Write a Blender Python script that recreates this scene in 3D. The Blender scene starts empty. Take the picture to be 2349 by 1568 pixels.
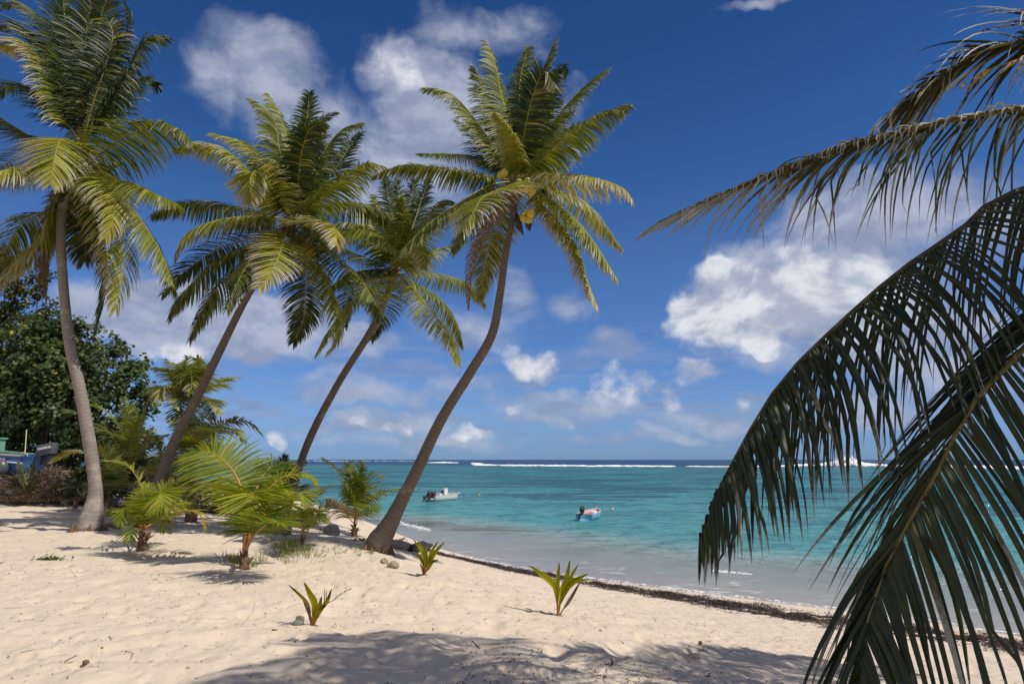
import bpy, math, random
import numpy as np
from mathutils import Vector
random.seed(7); RS = np.random.RandomState(11)
C = bpy.context.scene.collection
sc = bpy.context.scene

# ---------------------------------------------------------------- camera
W, H, F = 2349.0, 1568.0, 1566.0           # measuring frame of the photograph
CAMZ = 4.4
PITCH = math.atan(269.0 / F)
cd = bpy.data.cameras.new('camera'); cam = bpy.data.objects.new('camera', cd); C.objects.link(cam)
cd.sensor_width = 36; cd.lens = 36 * F / W; cd.clip_start = 0.05; cd.clip_end = 40000
cam.location = (0, 0, CAMZ); cam.rotation_euler = (math.pi / 2 + PITCH, 0, 0)
sc.camera = cam
sc.view_settings.view_transform = 'Standard'; sc.view_settings.look = 'None'
sc.view_settings.exposure = 0.0; sc.view_settings.gamma = 1
sc.cycles.max_bounces = 8; sc.cycles.transparent_max_bounces = 12
sc.cycles.caustics_reflective = False; sc.cycles.caustics_refractive = False

# ---------------------------------------------------------------- sun
SUN_EL = math.radians(55); SAZ = (0.90, -0.43)
sl = math.hypot(*SAZ); sdir = Vector((SAZ[0] / sl * math.cos(SUN_EL), SAZ[1] / sl * math.cos(SUN_EL), math.sin(SUN_EL)))
sd_ = bpy.data.lights.new('sun', 'SUN'); sd_.energy = 4.3; sd_.angle = math.radians(0.55); sd_.color = (1, .94, .85)
so = bpy.data.objects.new('sun', sd_); C.objects.link(so); so.location = (20, -10, 40)
so.rotation_euler = (-sdir).to_track_quat('-Z', 'Y').to_euler()

def px_dir(px, py):
    u = (px - W / 2) / F; v = (H / 2 - py) / F
    return u, math.cos(PITCH) - v * math.sin(PITCH), math.sin(PITCH) + v * math.cos(PITCH)

# ---------------------------------------------------------------- node helpers
def setin(nt, n, k, v):
    s = n.inputs[k]
    if isinstance(v, bpy.types.NodeSocket): nt.links.new(v, s)
    elif isinstance(v, (tuple, list)) and s.type == 'RGBA' and len(v) == 3: s.default_value = (*v, 1)
    else: s.default_value = v
def N(nt, t, props=None, **ins):
    n = nt.nodes.new(t)
    for k, v in (props or {}).items(): setattr(n, k, v)
    for k, v in ins.items():
        k = int(k[1:]) if k[0] == 'i' and k[1:].isdigit() else k.replace('_', ' ')
        setin(nt, n, k, v)
    return n
def M(nt, op, a, b=0.0, c=0.0, clamp=False):
    n = N(nt, 'ShaderNodeMath', {'operation': op, 'use_clamp': clamp}, i0=a, i1=b)
    if op in ('MULTIPLY_ADD', 'SMOOTH_MIN', 'SMOOTH_MAX', 'COMPARE'): setin(nt, n, 2, c)
    return n.outputs[0]
def VM(nt, op, a, b=(0, 0, 0)):
    n = N(nt, 'ShaderNodeVectorMath', {'operation': op}, i0=a, i1=b)
    return n.outputs['Value'] if op in ('LENGTH', 'DOT_PRODUCT') else n.outputs[0]
def MR(nt, v, a, b, c=0.0, d=1.0, smooth=True):
    n = N(nt, 'ShaderNodeMapRange', {'interpolation_type': 'SMOOTHSTEP' if smooth else 'LINEAR'}, i0=v, i1=a, i2=b, i3=c, i4=d)
    return n.outputs[0]
def MIX(nt, f, a, b, mode='MIX'):
    n = nt.nodes.new('ShaderNodeMix'); n.data_type = 'RGBA'; n.blend_type = mode
    for i, v in ((0, f), (6, a), (7, b)): setin(nt, n, i, v)
    return n.outputs[2]
def NOISE(nt, vec, scale, detail=4, rough=.55, dist=0.0):
    return N(nt, 'ShaderNodeTexNoise', None, Vector=vec, Scale=scale, Detail=detail, Roughness=rough, Distortion=dist).outputs[0]
def BUMP(nt, h, strength, distance, normal=None):
    n = N(nt, 'ShaderNodeBump', None, Height=h, Strength=strength, Distance=distance)
    if normal is not None: nt.links.new(normal, n.inputs['Normal'])
    return n.outputs[0]
def newmat(name):
    m = bpy.data.materials.new(name); m.use_nodes = True; nt = m.node_tree; nt.nodes.clear()
    return m, nt, nt.nodes.new('ShaderNodeOutputMaterial')
def attr(nt, name, out='Color'): return N(nt, 'ShaderNodeAttribute', {'attribute_name': name}).outputs[out]

# ---------------------------------------------------------------- sky
wd = bpy.data.worlds.new('World'); sc.world = wd; wd.use_nodes = True
nt = wd.node_tree; nt.nodes.clear()
sky = N(nt, 'ShaderNodeTexSky', {'sky_type': 'NISHITA', 'sun_disc': False, 'sun_elevation': SUN_EL,
        'sun_rotation': math.atan2(SAZ[0], SAZ[1]), 'altitude': 0, 'air_density': 1.0, 'dust_density': 0.0, 'ozone_density': 1.6})
dirv = N(nt, 'ShaderNodeTexCoord').outputs['Generated']
sep = N(nt, 'ShaderNodeSeparateXYZ', None, i0=dirv)
az = M(nt, 'ARCTAN2', sep.outputs[0], sep.outputs[1]); el = M(nt, 'ARCSINE', sep.outputs[2])
ae = N(nt, 'ShaderNodeCombineXYZ', None, i0=az, i1=el, i2=0.0).outputs[0]
def warp(vec, scale, amt):
    n = N(nt, 'ShaderNodeTexNoise', None, Vector=vec, Scale=scale, Detail=3, Roughness=.6).outputs[1]
    o = VM(nt, 'MULTIPLY', VM(nt, 'SUBTRACT', n, (.5, .5, .5)), (amt, amt, 0))
    return VM(nt, 'ADD', vec, o)
aew = warp(ae, 9.0, .10)
def AE(px, py):
    x, y, z = px_dir(px, py); l = math.sqrt(x * x + y * y + z * z)
    return math.atan2(x, y), math.asin(z / l)
def blobs(lst, vec):
    out = None
    for (px, py, rx, ry, w) in lst:
        a, e = AE(px, py); a1, _ = AE(px + rx, py); _, e1 = AE(px, py - ry)
        ra = max(abs(a1 - a), 1e-4); re = max(abs(e1 - e), 1e-4)
        q = VM(nt, 'MULTIPLY', VM(nt, 'SUBTRACT', vec, (a, e, 0)), (1 / ra, 1 / re, 0))
        v = M(nt, 'MULTIPLY_ADD', VM(nt, 'DOT_PRODUCT', q, q), -w, w)
        out = v if out is None else M(nt, 'MAXIMUM', out, v)
    return M(nt, 'MAXIMUM', out, 0.0)
SOFT = [(1640, 950, 230, 46, .9), (1300, 935, 260, 44, .8), (900, 965, 240, 40, .8), (2000, 950, 260, 60, .9), (810, 890, 180, 44, .8), (1050, 900, 160, 34, .7), (1450, 1000, 320, 26, .7), (1000, 1010, 320, 24, .7), (600, 170, 200, 140, 1.1), (700, 260, 210, 130, .95), (940, 170, 140, 120, 1.5), (1010, 260, 200, 170, 1.4), (1100, 80, 220, 80, .75),
        (930, 340, 230, 110, 1.25), (380, 720, 250, 110, 1.9), (620, 735, 250, 100, 1.8), (900, 420, 200, 100, .9), (820, 790, 140, 60, 1.0), (1060, 760, 180, 70, .75),
        (1180, 690, 70, 80, .8), (1300, 700, 80, 50, .8), (1400, 790, 110, 60, 1.0), (1290, 250, 90, 90, .6), (1990, 500, 380, 130, 1.4), (2250, 520, 200, 170, .75),
        (1880, 680, 430, 210, 1.6), (2150, 800, 280, 150, 1.1), (2120, 900, 200, 70, .6), (1750, 5, 140, 25, .6), (560, 160, 120, 110, .9), (1480, 780, 80, 40, .4), (300, 640, 130, 60, .6)]
HARD = [(1620, 720, 110, 100, 1.5), (1690, 680, 130, 80, 1.6), (1980, 660, 120, 90, 1.3), (1840, 610, 90, 50, 1.0), (1640, 640, 80, 60, 1.4), (1760, 770, 120, 70, 1.5), (1960, 620, 100, 70, 1.1), (1740, 700, 70, 70, 1.7), (1850, 700, 170, 110, 1.5), (1930, 760, 140, 60, 1.0),
        (1222, 845, 82, 58, 1.2), (1425, 885, 100, 66, .95), (1525, 912, 46, 44, .9), (1590, 852, 82, 42, .95), (1180, 800, 60, 40, .6), (905, 150, 70, 60, .9),
        (835, 972, 34, 18, .85), (918, 978, 34, 26, 1.1), (1095, 992, 60, 20, .9), (645, 985, 28, 36, .7), (1695, 930, 40, 32, .8), (400, 815, 80, 34, .9),
        (2000, 600, 60, 50, 1.2), (1180, 935, 45, 14, .7), (1290, 960, 40, 12, .5)]
sft = blobs(SOFT, aew); hrd = blobs(HARD, aew)
def fb(vec):
    v = VM(nt, 'MULTIPLY', vec, (1.0, 1.5, 1.0))
    a = NOISE(nt, v, 7.0, 9, .6, .3)
    return M(nt, 'SUBTRACT', a, .5)
n0 = fb(ae); n1 = fb(VM(nt, 'ADD', ae, (.012, .020, 0)))
nfine = M(nt, 'SUBTRACT', NOISE(nt, ae, 24.0, 6, .6), .5)
ds = M(nt, 'MULTIPLY_ADD', n0, 2.3, M(nt, 'MULTIPLY', sft, 1.25)); ds = MR(nt, ds, .10, 1.45, 0, .88)
ds = M(nt, 'MULTIPLY', ds, MR(nt, sft, 0.0, .18))
dh = M(nt, 'ADD', M(nt, 'MULTIPLY_ADD', n0, 1.9, hrd), M(nt, 'MULTIPLY', nfine, 2.2)); dh = MR(nt, dh, .22, 1.25, 0, 1)
dh = M(nt, 'MULTIPLY', dh, MR(nt, hrd, 0.0, .2))
# thin low bands of trade wind cloud above the horizon
band = N(nt, 'ShaderNodeCombineXYZ', None, i0=M(nt, 'MULTIPLY', az, 5.0), i1=M(nt, 'MULTIPLY', el, 26.0), i2=3.3).outputs[0]
bn = MR(nt, NOISE(nt, band, 2.2, 6, .62, .4), .44, .64)
bm = M(nt, 'MULTIPLY', MR(nt, el, .012, .05), MR(nt, el, .22, .09))
bl = M(nt, 'MULTIPLY', M(nt, 'MULTIPLY', bn, bm), .75)
SK = 1 / .10
def K(c, s=1.0): return tuple(v * SK * s for v in c)
skyc = MIX(nt, 1.0, sky.outputs[0], (.62, .80, 1.05), 'MULTIPLY')
# clearer, deeper air high up, as through the clean trade wind air of the photograph
skyc = MIX(nt, MR(nt, el, .05, .62), MIX(nt, 1.0, skyc, (.95, 1.0, 1.0), 'MULTIPLY'), MIX(nt, 1.0, skyc, (.72, .86, 1.02), 'MULTIPLY'))
cr = nt.nodes.new('ShaderNodeValToRGB'); nt.links.new(el, cr.inputs[0]); cre = cr.color_ramp.elements
for i, (p_, c_) in enumerate([(0, (.36, .49, .90)), (.065, (.60, .66, .91)), (.294, (.66, .74, .86)), (.42, (.49, .68, .785)), (.604, (.40, .57, .67)), (1, (.36, .5, .6))]):
    e = cre[i] if i < 2 else cre.new(p_)
    e.position = p_; e.color = (*c_, 1)
skyc = MIX(nt, 1.0, skyc, cr.outputs[0], 'MULTIPLY')
light = MR(nt, M(nt, 'SUBTRACT', n0, n1), -.10, .12)
ccs = MIX(nt, light, K((.29, .34, .48)), K((.47, .51, .63)))
cch = MIX(nt, light, K((.38, .43, .56)), K((.76, .78, .84)))
bcol = MIX(nt, NOISE(nt, band, 5.0, 3), K((.13, .20, .40)), K((.34, .42, .62)))
c1 = MIX(nt, bl, skyc, bcol); c2 = MIX(nt, ds, c1, ccs); c3 = MIX(nt, dh, c2, cch)
# unseen cloud added behind and above the viewpoint to neutralise the fill light
oth = MR(nt, NOISE(nt, dirv, 2.6, 6, .55), .46, .58); side = M(nt, 'MAXIMUM', MR(nt, el, .72, .9), MR(nt, M(nt, 'ABSOLUTE', az), .85, 1.1))
c3 = MIX(nt, M(nt, 'MULTIPLY', M(nt, 'MULTIPLY', oth, side), .85), c3, K((.62, .62, .64)))
bg = N(nt, 'ShaderNodeBackground', None, Color=c3, Strength=.10)
nt.links.new(bg.outputs[0], nt.nodes.new('ShaderNodeOutputWorld').inputs[0])

# ---------------------------------------------------------------- numpy noise
_P = RS.permutation(1024); _G = RS.rand(1024)
def vn(x, y):
    xi = np.floor(x).astype(int); yi = np.floor(y).astype(int); fx = x - xi; fy = y - yi
    fx = fx * fx * (3 - 2 * fx); fy = fy * fy * (3 - 2 * fy)
    h = lambda a, b: _G[(_P[a & 1023] + b) & 1023]
    return (h(xi, yi) * (1 - fx) + h(xi + 1, yi) * fx) * (1 - fy) + (h(xi, yi + 1) * (1 - fx) + h(xi + 1, yi + 1) * fx) * fy
def fbm(x, y, o=4):
    s = 0; a = .5
    for i in range(o): s = s + a * (vn(x * 2 ** i + 17.3 * i, y * 2 ** i + 5.1 * i) - .5); a *= .5
    return s

# ---------------------------------------------------------------- pixels to world
def P(px, py, Y):
    x, y, z = px_dir(px, py); t = Y / y
    return np.array((x * t, Y, CAMZ + z * t))
def plane(px, py, z):
    x, y, dz = px_dir(px, py); t = (z - CAMZ) / dz
    return (x * t, y * t)
SHORE = [(400, -300), (60, -50), (32, -8), (22, 5)] + [plane(*p, 0) for p in
         [(2349, 1457), (2099, 1417), (1913, 1394), (1700, 1368), (1514, 1345), (1370, 1327), (1252, 1311), (1130, 1289), (1008, 1262), (900, 1243), (830, 1230), (740, 1210), (667, 1203)]] \
        + [(-22, 53), (-34, 60), (-60, 72), (-110, 90), (-300, 120), (-3000, 400)]
SH = np.array(SHORE, float)
def shore_sd(x, y):
    x = np.asarray(x, float); y = np.asarray(y, float)
    best = np.full(x.shape, 1e18); sign = np.ones(x.shape)
    for i in range(len(SH) - 1):
        a = SH[i]; d = SH[i + 1] - a; l2 = d @ d
        t = np.clip(((x - a[0]) * d[0] + (y - a[1]) * d[1]) / l2, 0, 1)
        ex = x - a[0] - t * d[0]; ey = y - a[1] - t * d[1]; q = ex * ex + ey * ey
        s = np.where(d[0] * (y - a[1]) - d[1] * (x - a[0]) > 0, 1.0, -1.0)
        m = q < best; best = np.where(m, q, best); sign = np.where(m, s, sign)
    return np.sqrt(best) * sign        # positive on land
CTRL = [(0, 0, 2.7), (-5, 0, 2.7), (4, -2, 2.7), (-5, 4, 2.72), (4, 3, 2.45), (8, 1, 2.0), (-12, 10, 2.75), (-20, 10, 2.8), (-20, 25, 2.8), (-12, 24, 2.7), (-9, 32, 2.4),
        (-14, 38, 1.9), (-25, 45, 2.0), (-40, 60, 1.8), (-60, 40, 2.8), (-6, 26, 2.0), (8, -15, 2.6), (20, -10, 1.7)]
CTRL += [plane(a, b, c) + (c,) for a, b, c in [(203, 1213, 2.7), (330, 1260, 2.68), (560, 1310, 2.66), (868, 1250, 2.5), (815, 1232, 2.35), (973, 1318, 2.45), (1280, 1410, 2.25),
         (717, 1435, 2.6), (640, 1260, 2.55), (300, 1500, 2.7), (900, 1560, 2.62), (1400, 1560, 2.4), (1800, 1560, 2.1), (2349, 1568, 1.75), (1700, 1450, 1.5), (1450, 1400, 1.45), (1050, 1310, 2.0),
         (1002, 1268, .75), (1130, 1298, .6), (1206, 1311, .5), (1343, 1331, .42), (1514, 1358, .4), (1780, 1401, .4), (1940, 1422, .4), (2312, 1473, .4), (2000, 1480, 1.1), (757, 1222, 2.1), (960, 1272, 1.7)]]
CT = np.array(CTRL + [(x, y, 0.0) for x, y in SHORE[3:19]])
def _U(r2): return np.where(r2 < 1e-9, 0, r2 * np.log(r2 + 1e-12))
def _tps():
    n = len(CT); X = CT[:, :2] / 10
    K_ = _U(((X[:, None] - X[None]) ** 2).sum(-1)) + np.eye(n) * .01
    Pm = np.hstack([np.ones((n, 1)), X]); A = np.zeros((n + 3, n + 3)); A[:n, :n] = K_; A[:n, n:] = Pm; A[n:, :n] = Pm.T
    return X, np.linalg.solve(A, np.concatenate([CT[:, 2], np.zeros(3)]))
TX, TW = _tps()
PR = []
_r2 = np.random.RandomState(5)
for (x0, y0, hd, n_) in ((-4.5, 6.2, .5, 14), (3.4, 6.0, -.55, 12), (-1.5, 5.4, -.15, 12), (-7.5, 8, 1.2, 12), (1.8, 8.5, .9, 10)):
    for i_ in range(n_):
        hd += _r2.normal(0, .06); x0 += math.sin(hd) * .62; y0 += math.cos(hd) * .62; sg_ = .11 * (1 if i_ % 2 else -1)
        PR.append((x0 + sg_ * math.cos(hd), y0 - sg_ * math.sin(hd), hd + _r2.normal(0, .12)))
for i_ in range(45): PR.append((_r2.uniform(-6, 4), _r2.uniform(5.5, 12), _r2.uniform(0, 6.28)))
def prints(x, y):
    z = np.zeros_like(x); near = (np.abs(x) < 14) & (y > 4) & (y < 20); xi = x[near]; yi = y[near]; d = np.zeros_like(xi)
    for (a, b, h) in PR:
        m = (np.abs(xi - a) < .32) & (np.abs(yi - b) < .32)
        if not m.any(): continue
        ux = (xi[m] - a) * math.sin(h) + (yi[m] - b) * math.cos(h); vx = (xi[m] - a) * math.cos(h) - (yi[m] - b) * math.sin(h)
        q = (ux / .155) ** 2 + (vx / .065) ** 2; d[m] += -.032 * np.clip(1.1 - q, 0, 1) + .014 * np.exp(-((q - 1.7) / .6) ** 2)
    z[near] = d; return z
def terrain(x, y, detail=False):
    x = np.asarray(x, float); y = np.asarray(y, float); sh = x.shape; x = x.ravel(); y = y.ravel()
    z = np.empty_like(x)
    for i in range(0, len(x), 40000):
        a = np.stack([x[i:i + 40000], y[i:i + 40000]], 1) / 10
        z[i:i + 40000] = _U(((a[:, None] - TX[None]) ** 2).sum(-1)) @ TW[:len(TX)] + TW[len(TX)] + a @ TW[len(TX) + 1:]
    s = shore_sd(x, y)
    r = np.hypot(x, y); far = np.clip((r - 45) / 30, 0, 1)
    z = z * (1 - far) + far * np.clip(s * .1, 0, 2.8)
    z = np.minimum(np.maximum(z, .045 * np.clip(s, 0, 20)), 2.85)
    z = np.where(s > 0, z * np.clip(s / .8, 0, 1) ** .5, -np.clip(-s * .045, 0, 3.0))
    if detail:
        dry = np.clip((s - 2.5) / 3, 0, 1); nr = np.clip((60 - r) / 30, 0, 1)
        d = fbm(x * 1.1, y * 1.1, 3) * .09 + fbm(x * 3.0 + 9, y * 3.0, 3) * .05
        fp = vn(x * 4.2 + 3, y * 4.2 + 8); d = d * (1 + .9 * np.clip((9.5 - r) / 2.5, 0, 1)) - .06 * np.clip(fp - .6, 0, 1) / .4
        z = z + (d + prints(x, y)) * dry * nr
        z = z + fbm(x * .7, y * .7, 2) * .03 * np.clip(s, 0, 1) * nr
    return z.reshape(sh)
def ground(px, py):
    dx, dy, dz = px_dir(px, py); t = np.geomspace(3, 150, 1200)
    zz = terrain(dx * t, dy * t, True); i = int(np.argmax(CAMZ + dz * t < zz))
    return np.array((dx * t[i], dy * t[i], zz[i]))
def gz(x, y): return float(terrain(np.array([x]), np.array([y]), True)[0])

# ---------------------------------------------------------------- mesh helpers
def mkmesh(name, V, Fc, mats, col=None, arc=None, smooth=False, mi=None):
    me = bpy.data.meshes.new(name)
    me.from_pydata([tuple(map(float, v)) for v in V] if not isinstance(V, np.ndarray) else V.tolist(), [], Fc.tolist() if isinstance(Fc, np.ndarray) else Fc)
    for m in (mats if isinstance(mats, (list, tuple)) else [mats]): me.materials.append(m)
    if col is not None:
        a = me.color_attributes.new('lf', 'FLOAT_COLOR', 'POINT'); c = np.ones((len(V), 4), np.float32); c[:, :3] = col
        a.data.foreach_set('color', c.ravel())
    if arc is not None:
        a = me.attributes.new('arc', 'FLOAT', 'POINT'); a.data.foreach_set('value', np.asarray(arc, np.float32))
    if smooth: me.polygons.foreach_set('use_smooth', [True] * len(me.polygons))
    if mi is not None: me.polygons.foreach_set('material_index', mi)
    me.update(); return me
def obj(name, me, parent=None, loc=None):
    o = bpy.data.objects.new(name, me); C.objects.link(o)
    if loc is not None: o.location = loc
    if parent is not None:
        o.parent = parent; bpy.context.view_layer.update() if False else None
    return o
def thing(name, label, cat, loc=(0, 0, 0), group=None):
    o = bpy.data.objects.new(name, None); C.objects.link(o); o.location = tuple(map(float, loc)); o.empty_display_size = .3
    o['label'] = label; o['category'] = cat
    if group: o['group'] = group
    return o
def tag(o, label=None, cat=None, group=None, kind=None):
    for k, v in (('label', label), ('category', cat), ('group', group), ('kind', kind)):
        if v: o[k] = v
    return o
def smoothpath(pts, n, extra=None):
    pts = np.array(pts, float)
    if len(pts) == 2: t = np.linspace(0, 1, n)[:, None]; return pts[0] * (1 - t) + pts[1] * t
    Q = np.vstack([2 * pts[0] - pts[1], pts, 2 * pts[-1] - pts[-2]]); out = []
    for i in range(1, len(Q) - 2):
        for t in np.linspace(0, 1, 14, endpoint=False):
            a, b, c, d = Q[i - 1], Q[i], Q[i + 1], Q[i + 2]
            out.append(.5 * ((2 * b) + (-a + c) * t + (2 * a - 5 * b + 4 * c - d) * t ** 2 + (-a + 3 * b - 3 * c + d) * t ** 3))
    out.append(pts[-1]); out = np.array(out)
    L = np.concatenate([[0], np.cumsum(np.linalg.norm(np.diff(out[:, :3], axis=0), axis=1))])
    s = np.linspace(0, L[-1], n)
    return np.stack([np.interp(s, L, out[:, k]) for k in range(out.shape[1])], 1)
def nrm(v): return v / (np.linalg.norm(v, axis=-1, keepdims=True) + 1e-9)
def tube(path, rad, seg=8, cap=True):
    path = np.array(path, float); n = len(path); rad = np.broadcast_to(np.array(rad, float), (n,))
    T = nrm(np.gradient(path, axis=0)); ref = np.array([0, 0, 1.0]) if abs(T[0, 2]) < .8 else np.array([0, 1.0, 0])
    V = []; u = nrm(np.cross(T[0], ref))
    for i in range(n):
        u = nrm(u - (u @ T[i]) * T[i]); w = np.cross(T[i], u)
        a = np.linspace(0, 2 * np.pi, seg, endpoint=False)
        V.append(path[i] + rad[i] * (np.cos(a)[:, None] * u + np.sin(a)[:, None] * w))
    V = np.vstack(V); Fc = []
    for i in range(n - 1):
        for j in range(seg):
            k = (j + 1) % seg; Fc.append((i * seg + j, i * seg + k, (i + 1) * seg + k, (i + 1) * seg + j))
    if cap: Fc.append(tuple(range(seg))[::-1]); Fc.append(tuple((n - 1) * seg + j for j in range(seg)))
    return V, Fc
class MB:
    def __init__(s): s.V = []; s.F = []; s.c = []; s.m = []; s.n = 0
    def add(s, V, Fc, col=(0, .5, 0), mi=0):
        V = np.asarray(V, float); s.V.append(V); s.F += [tuple(i + s.n for i in f) for f in Fc]
        s.c.append(np.broadcast_to(np.array(col, float), (len(V), 3))); s.m += [mi] * len(Fc); s.n += len(V); return s
    def tube(s, path, rad, seg=6, col=(0, .5, 0), mi=0): V, Fc = tube(path, rad, seg); return s.add(V, Fc, col, mi)
    def box(s, c, d, col=(0, .5, 0), mi=0, rz=0):
        x, y, z = [v / 2 for v in d]; V = np.array([(a * x, b * y, e * z) for a in (-1, 1) for b in (-1, 1) for e in (-1, 1)])
        if rz: cs, sn = math.cos(rz), math.sin(rz); V = V @ np.array([[cs, sn, 0], [-sn, cs, 0], [0, 0, 1]])
        return s.add(V + np.array(c), [(0, 1, 3, 2), (4, 6, 7, 5), (0, 4, 5, 1), (2, 3, 7, 6), (0, 2, 6, 4), (1, 5, 7, 3)], col, mi)
    def ell(s, c, r, col=(0, .5, 0), mi=0, nu=10, nv=7, jit=0, rot=0):
        V = []; Fc = []
        for i in range(nv + 1):
            th = math.pi * i / nv
            for j in range(nu):
                a = 2 * math.pi * j / nu; V.append((math.sin(th) * math.cos(a), math.sin(th) * math.sin(a), math.cos(th)))
        V = np.array(V)
        if jit:
            o = RS.rand(3) * 50; k = 1 + jit * 2 * fbm(V[:, 0] * 1.7 + o[0] + V[:, 2], V[:, 1] * 1.7 + o[1] - V[:, 2], 3); V = V * k[:, None]
        V = V * np.array(r)
        if rot: cs, sn = math.cos(rot), math.sin(rot); V = V @ np.array([[cs, sn, 0], [-sn, cs, 0], [0, 0, 1]])
        for i in range(nv):
            for j in range(nu):
                k = (j + 1) % nu; Fc.append((i * nu + j, (i + 1) * nu + j, (i + 1) * nu + k, i * nu + k))
        return s.add(V + np.array(c), Fc, col, mi)
    def mesh(s, name, mats, smooth=False): return mkmesh(name, np.vstack(s.V), s.F, mats, np.vstack(s.c), None, smooth, s.m)

# ---------------------------------------------------------------- materials
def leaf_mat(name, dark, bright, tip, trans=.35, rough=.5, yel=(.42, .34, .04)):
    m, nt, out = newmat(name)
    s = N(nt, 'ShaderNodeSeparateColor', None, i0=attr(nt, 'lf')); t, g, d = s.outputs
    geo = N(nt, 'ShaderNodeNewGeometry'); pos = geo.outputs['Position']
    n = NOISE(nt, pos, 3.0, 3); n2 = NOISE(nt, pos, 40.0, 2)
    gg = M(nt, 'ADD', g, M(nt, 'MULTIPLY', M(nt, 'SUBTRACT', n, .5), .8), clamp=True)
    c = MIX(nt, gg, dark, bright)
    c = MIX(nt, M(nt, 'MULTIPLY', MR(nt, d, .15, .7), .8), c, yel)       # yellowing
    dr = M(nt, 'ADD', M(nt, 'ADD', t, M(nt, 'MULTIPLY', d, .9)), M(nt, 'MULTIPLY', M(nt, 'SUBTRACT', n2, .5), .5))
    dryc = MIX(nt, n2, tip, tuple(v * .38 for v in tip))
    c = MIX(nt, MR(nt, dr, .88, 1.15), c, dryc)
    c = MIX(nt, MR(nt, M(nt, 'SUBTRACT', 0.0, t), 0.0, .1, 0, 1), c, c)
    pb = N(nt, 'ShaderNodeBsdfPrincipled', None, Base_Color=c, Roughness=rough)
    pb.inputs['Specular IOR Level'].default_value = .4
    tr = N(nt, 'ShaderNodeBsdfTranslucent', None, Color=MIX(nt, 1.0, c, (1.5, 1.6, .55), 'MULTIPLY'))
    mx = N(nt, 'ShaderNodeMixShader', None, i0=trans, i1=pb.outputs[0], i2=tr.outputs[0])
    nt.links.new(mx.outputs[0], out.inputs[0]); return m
LEAF = leaf_mat('palm_leaflet', (.012, .030, .006), (.25, .27, .024), (.58, .50, .36), .27)
LEAFY = leaf_mat('young_palm_leaflet', (.055, .11, .008), (.30, .31, .020), (.36, .24, .12), .42)
LEAFD = leaf_mat('shade_toned_palm_leaflet', (.014, .024, .008), (.050, .058, .014), (.50, .46, .40), .16, .55, (.10, .085, .02))  # darker copy of the palm leaflet, shade put into its colour
LEAFB = leaf_mat('dry_palm_leaflet', (.16, .10, .055), (.33, .22, .12), (.40, .32, .25), .2, .6)
SEED = leaf_mat('seedling_blade', (.20, .22, .010), (.46, .40, .016), (.05, .035, .022), .5, .4)
GRAPE = leaf_mat('seagrape_leaf', (.020, .048, .014), (.105, .145, .030), (.30, .24, .05), .28, .45)
BUSH = leaf_mat('back_tree_leaf', (.030, .040, .010), (.095, .090, .020), (.20, .10, .04), .25, .45)
GRASS = leaf_mat('grass_blade', (.09, .14, .02), (.24, .26, .05), (.40, .30, .14), .35, .6)

def simple(name, col, rough=.6, metal=0, noise=0, nscale=20, coat=0, bump=0):
    m, nt, out = newmat(name)
    tc = N(nt, 'ShaderNodeTexCoord').outputs['Object']; n = NOISE(nt, tc, nscale, 5)
    c = MIX(nt, n, tuple(v * (1 - noise) for v in col), tuple(min(1, v * (1 + noise)) for v in col))
    pb = N(nt, 'ShaderNodeBsdfPrincipled', None, Base_Color=c, Roughness=rough, Metallic=metal)
    pb.inputs['Coat Weight'].default_value = coat
    if bump: nt.links.new(BUMP(nt, n, bump, .02), pb.inputs['Normal'])
    nt.links.new(pb.outputs[0], out.inputs[0]); return m
def rachis_mat(name, c1, c2):
    m, nt, out = newmat(name)
    t = N(nt, 'ShaderNodeSeparateColor', None, i0=attr(nt, 'lf')).outputs[0]
    n = NOISE(nt, N(nt, 'ShaderNodeNewGeometry').outputs['Position'], 9.0, 3)
    c = MIX(nt, M(nt, 'ADD', t, M(nt, 'MULTIPLY', M(nt, 'SUBTRACT', n, .5), .5), clamp=True), c1, c2)
    pb = N(nt, 'ShaderNodeBsdfPrincipled', None, Base_Color=c, Roughness=.45)
    nt.links.new(pb.outputs[0], out.inputs[0]); return m
RACH = rachis_mat('palm_rachis', (.17, .13, .03), (.34, .28, .045))
RACHO = rachis_mat('orange_rachis', (.42, .17, .03), (.40, .26, .04))
RACHK = rachis_mat('shade_toned_rachis', (.05, .04, .015), (.07, .06, .02)); RACHB = rachis_mat('brown_yellow_rachis', (.11, .075, .018), (.15, .12, .02))  # RACHK is the palm rachis darkened, with shade put into its colour
RACHD = rachis_mat('dry_rachis', (.16, .10, .05), (.30, .20, .10))

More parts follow.
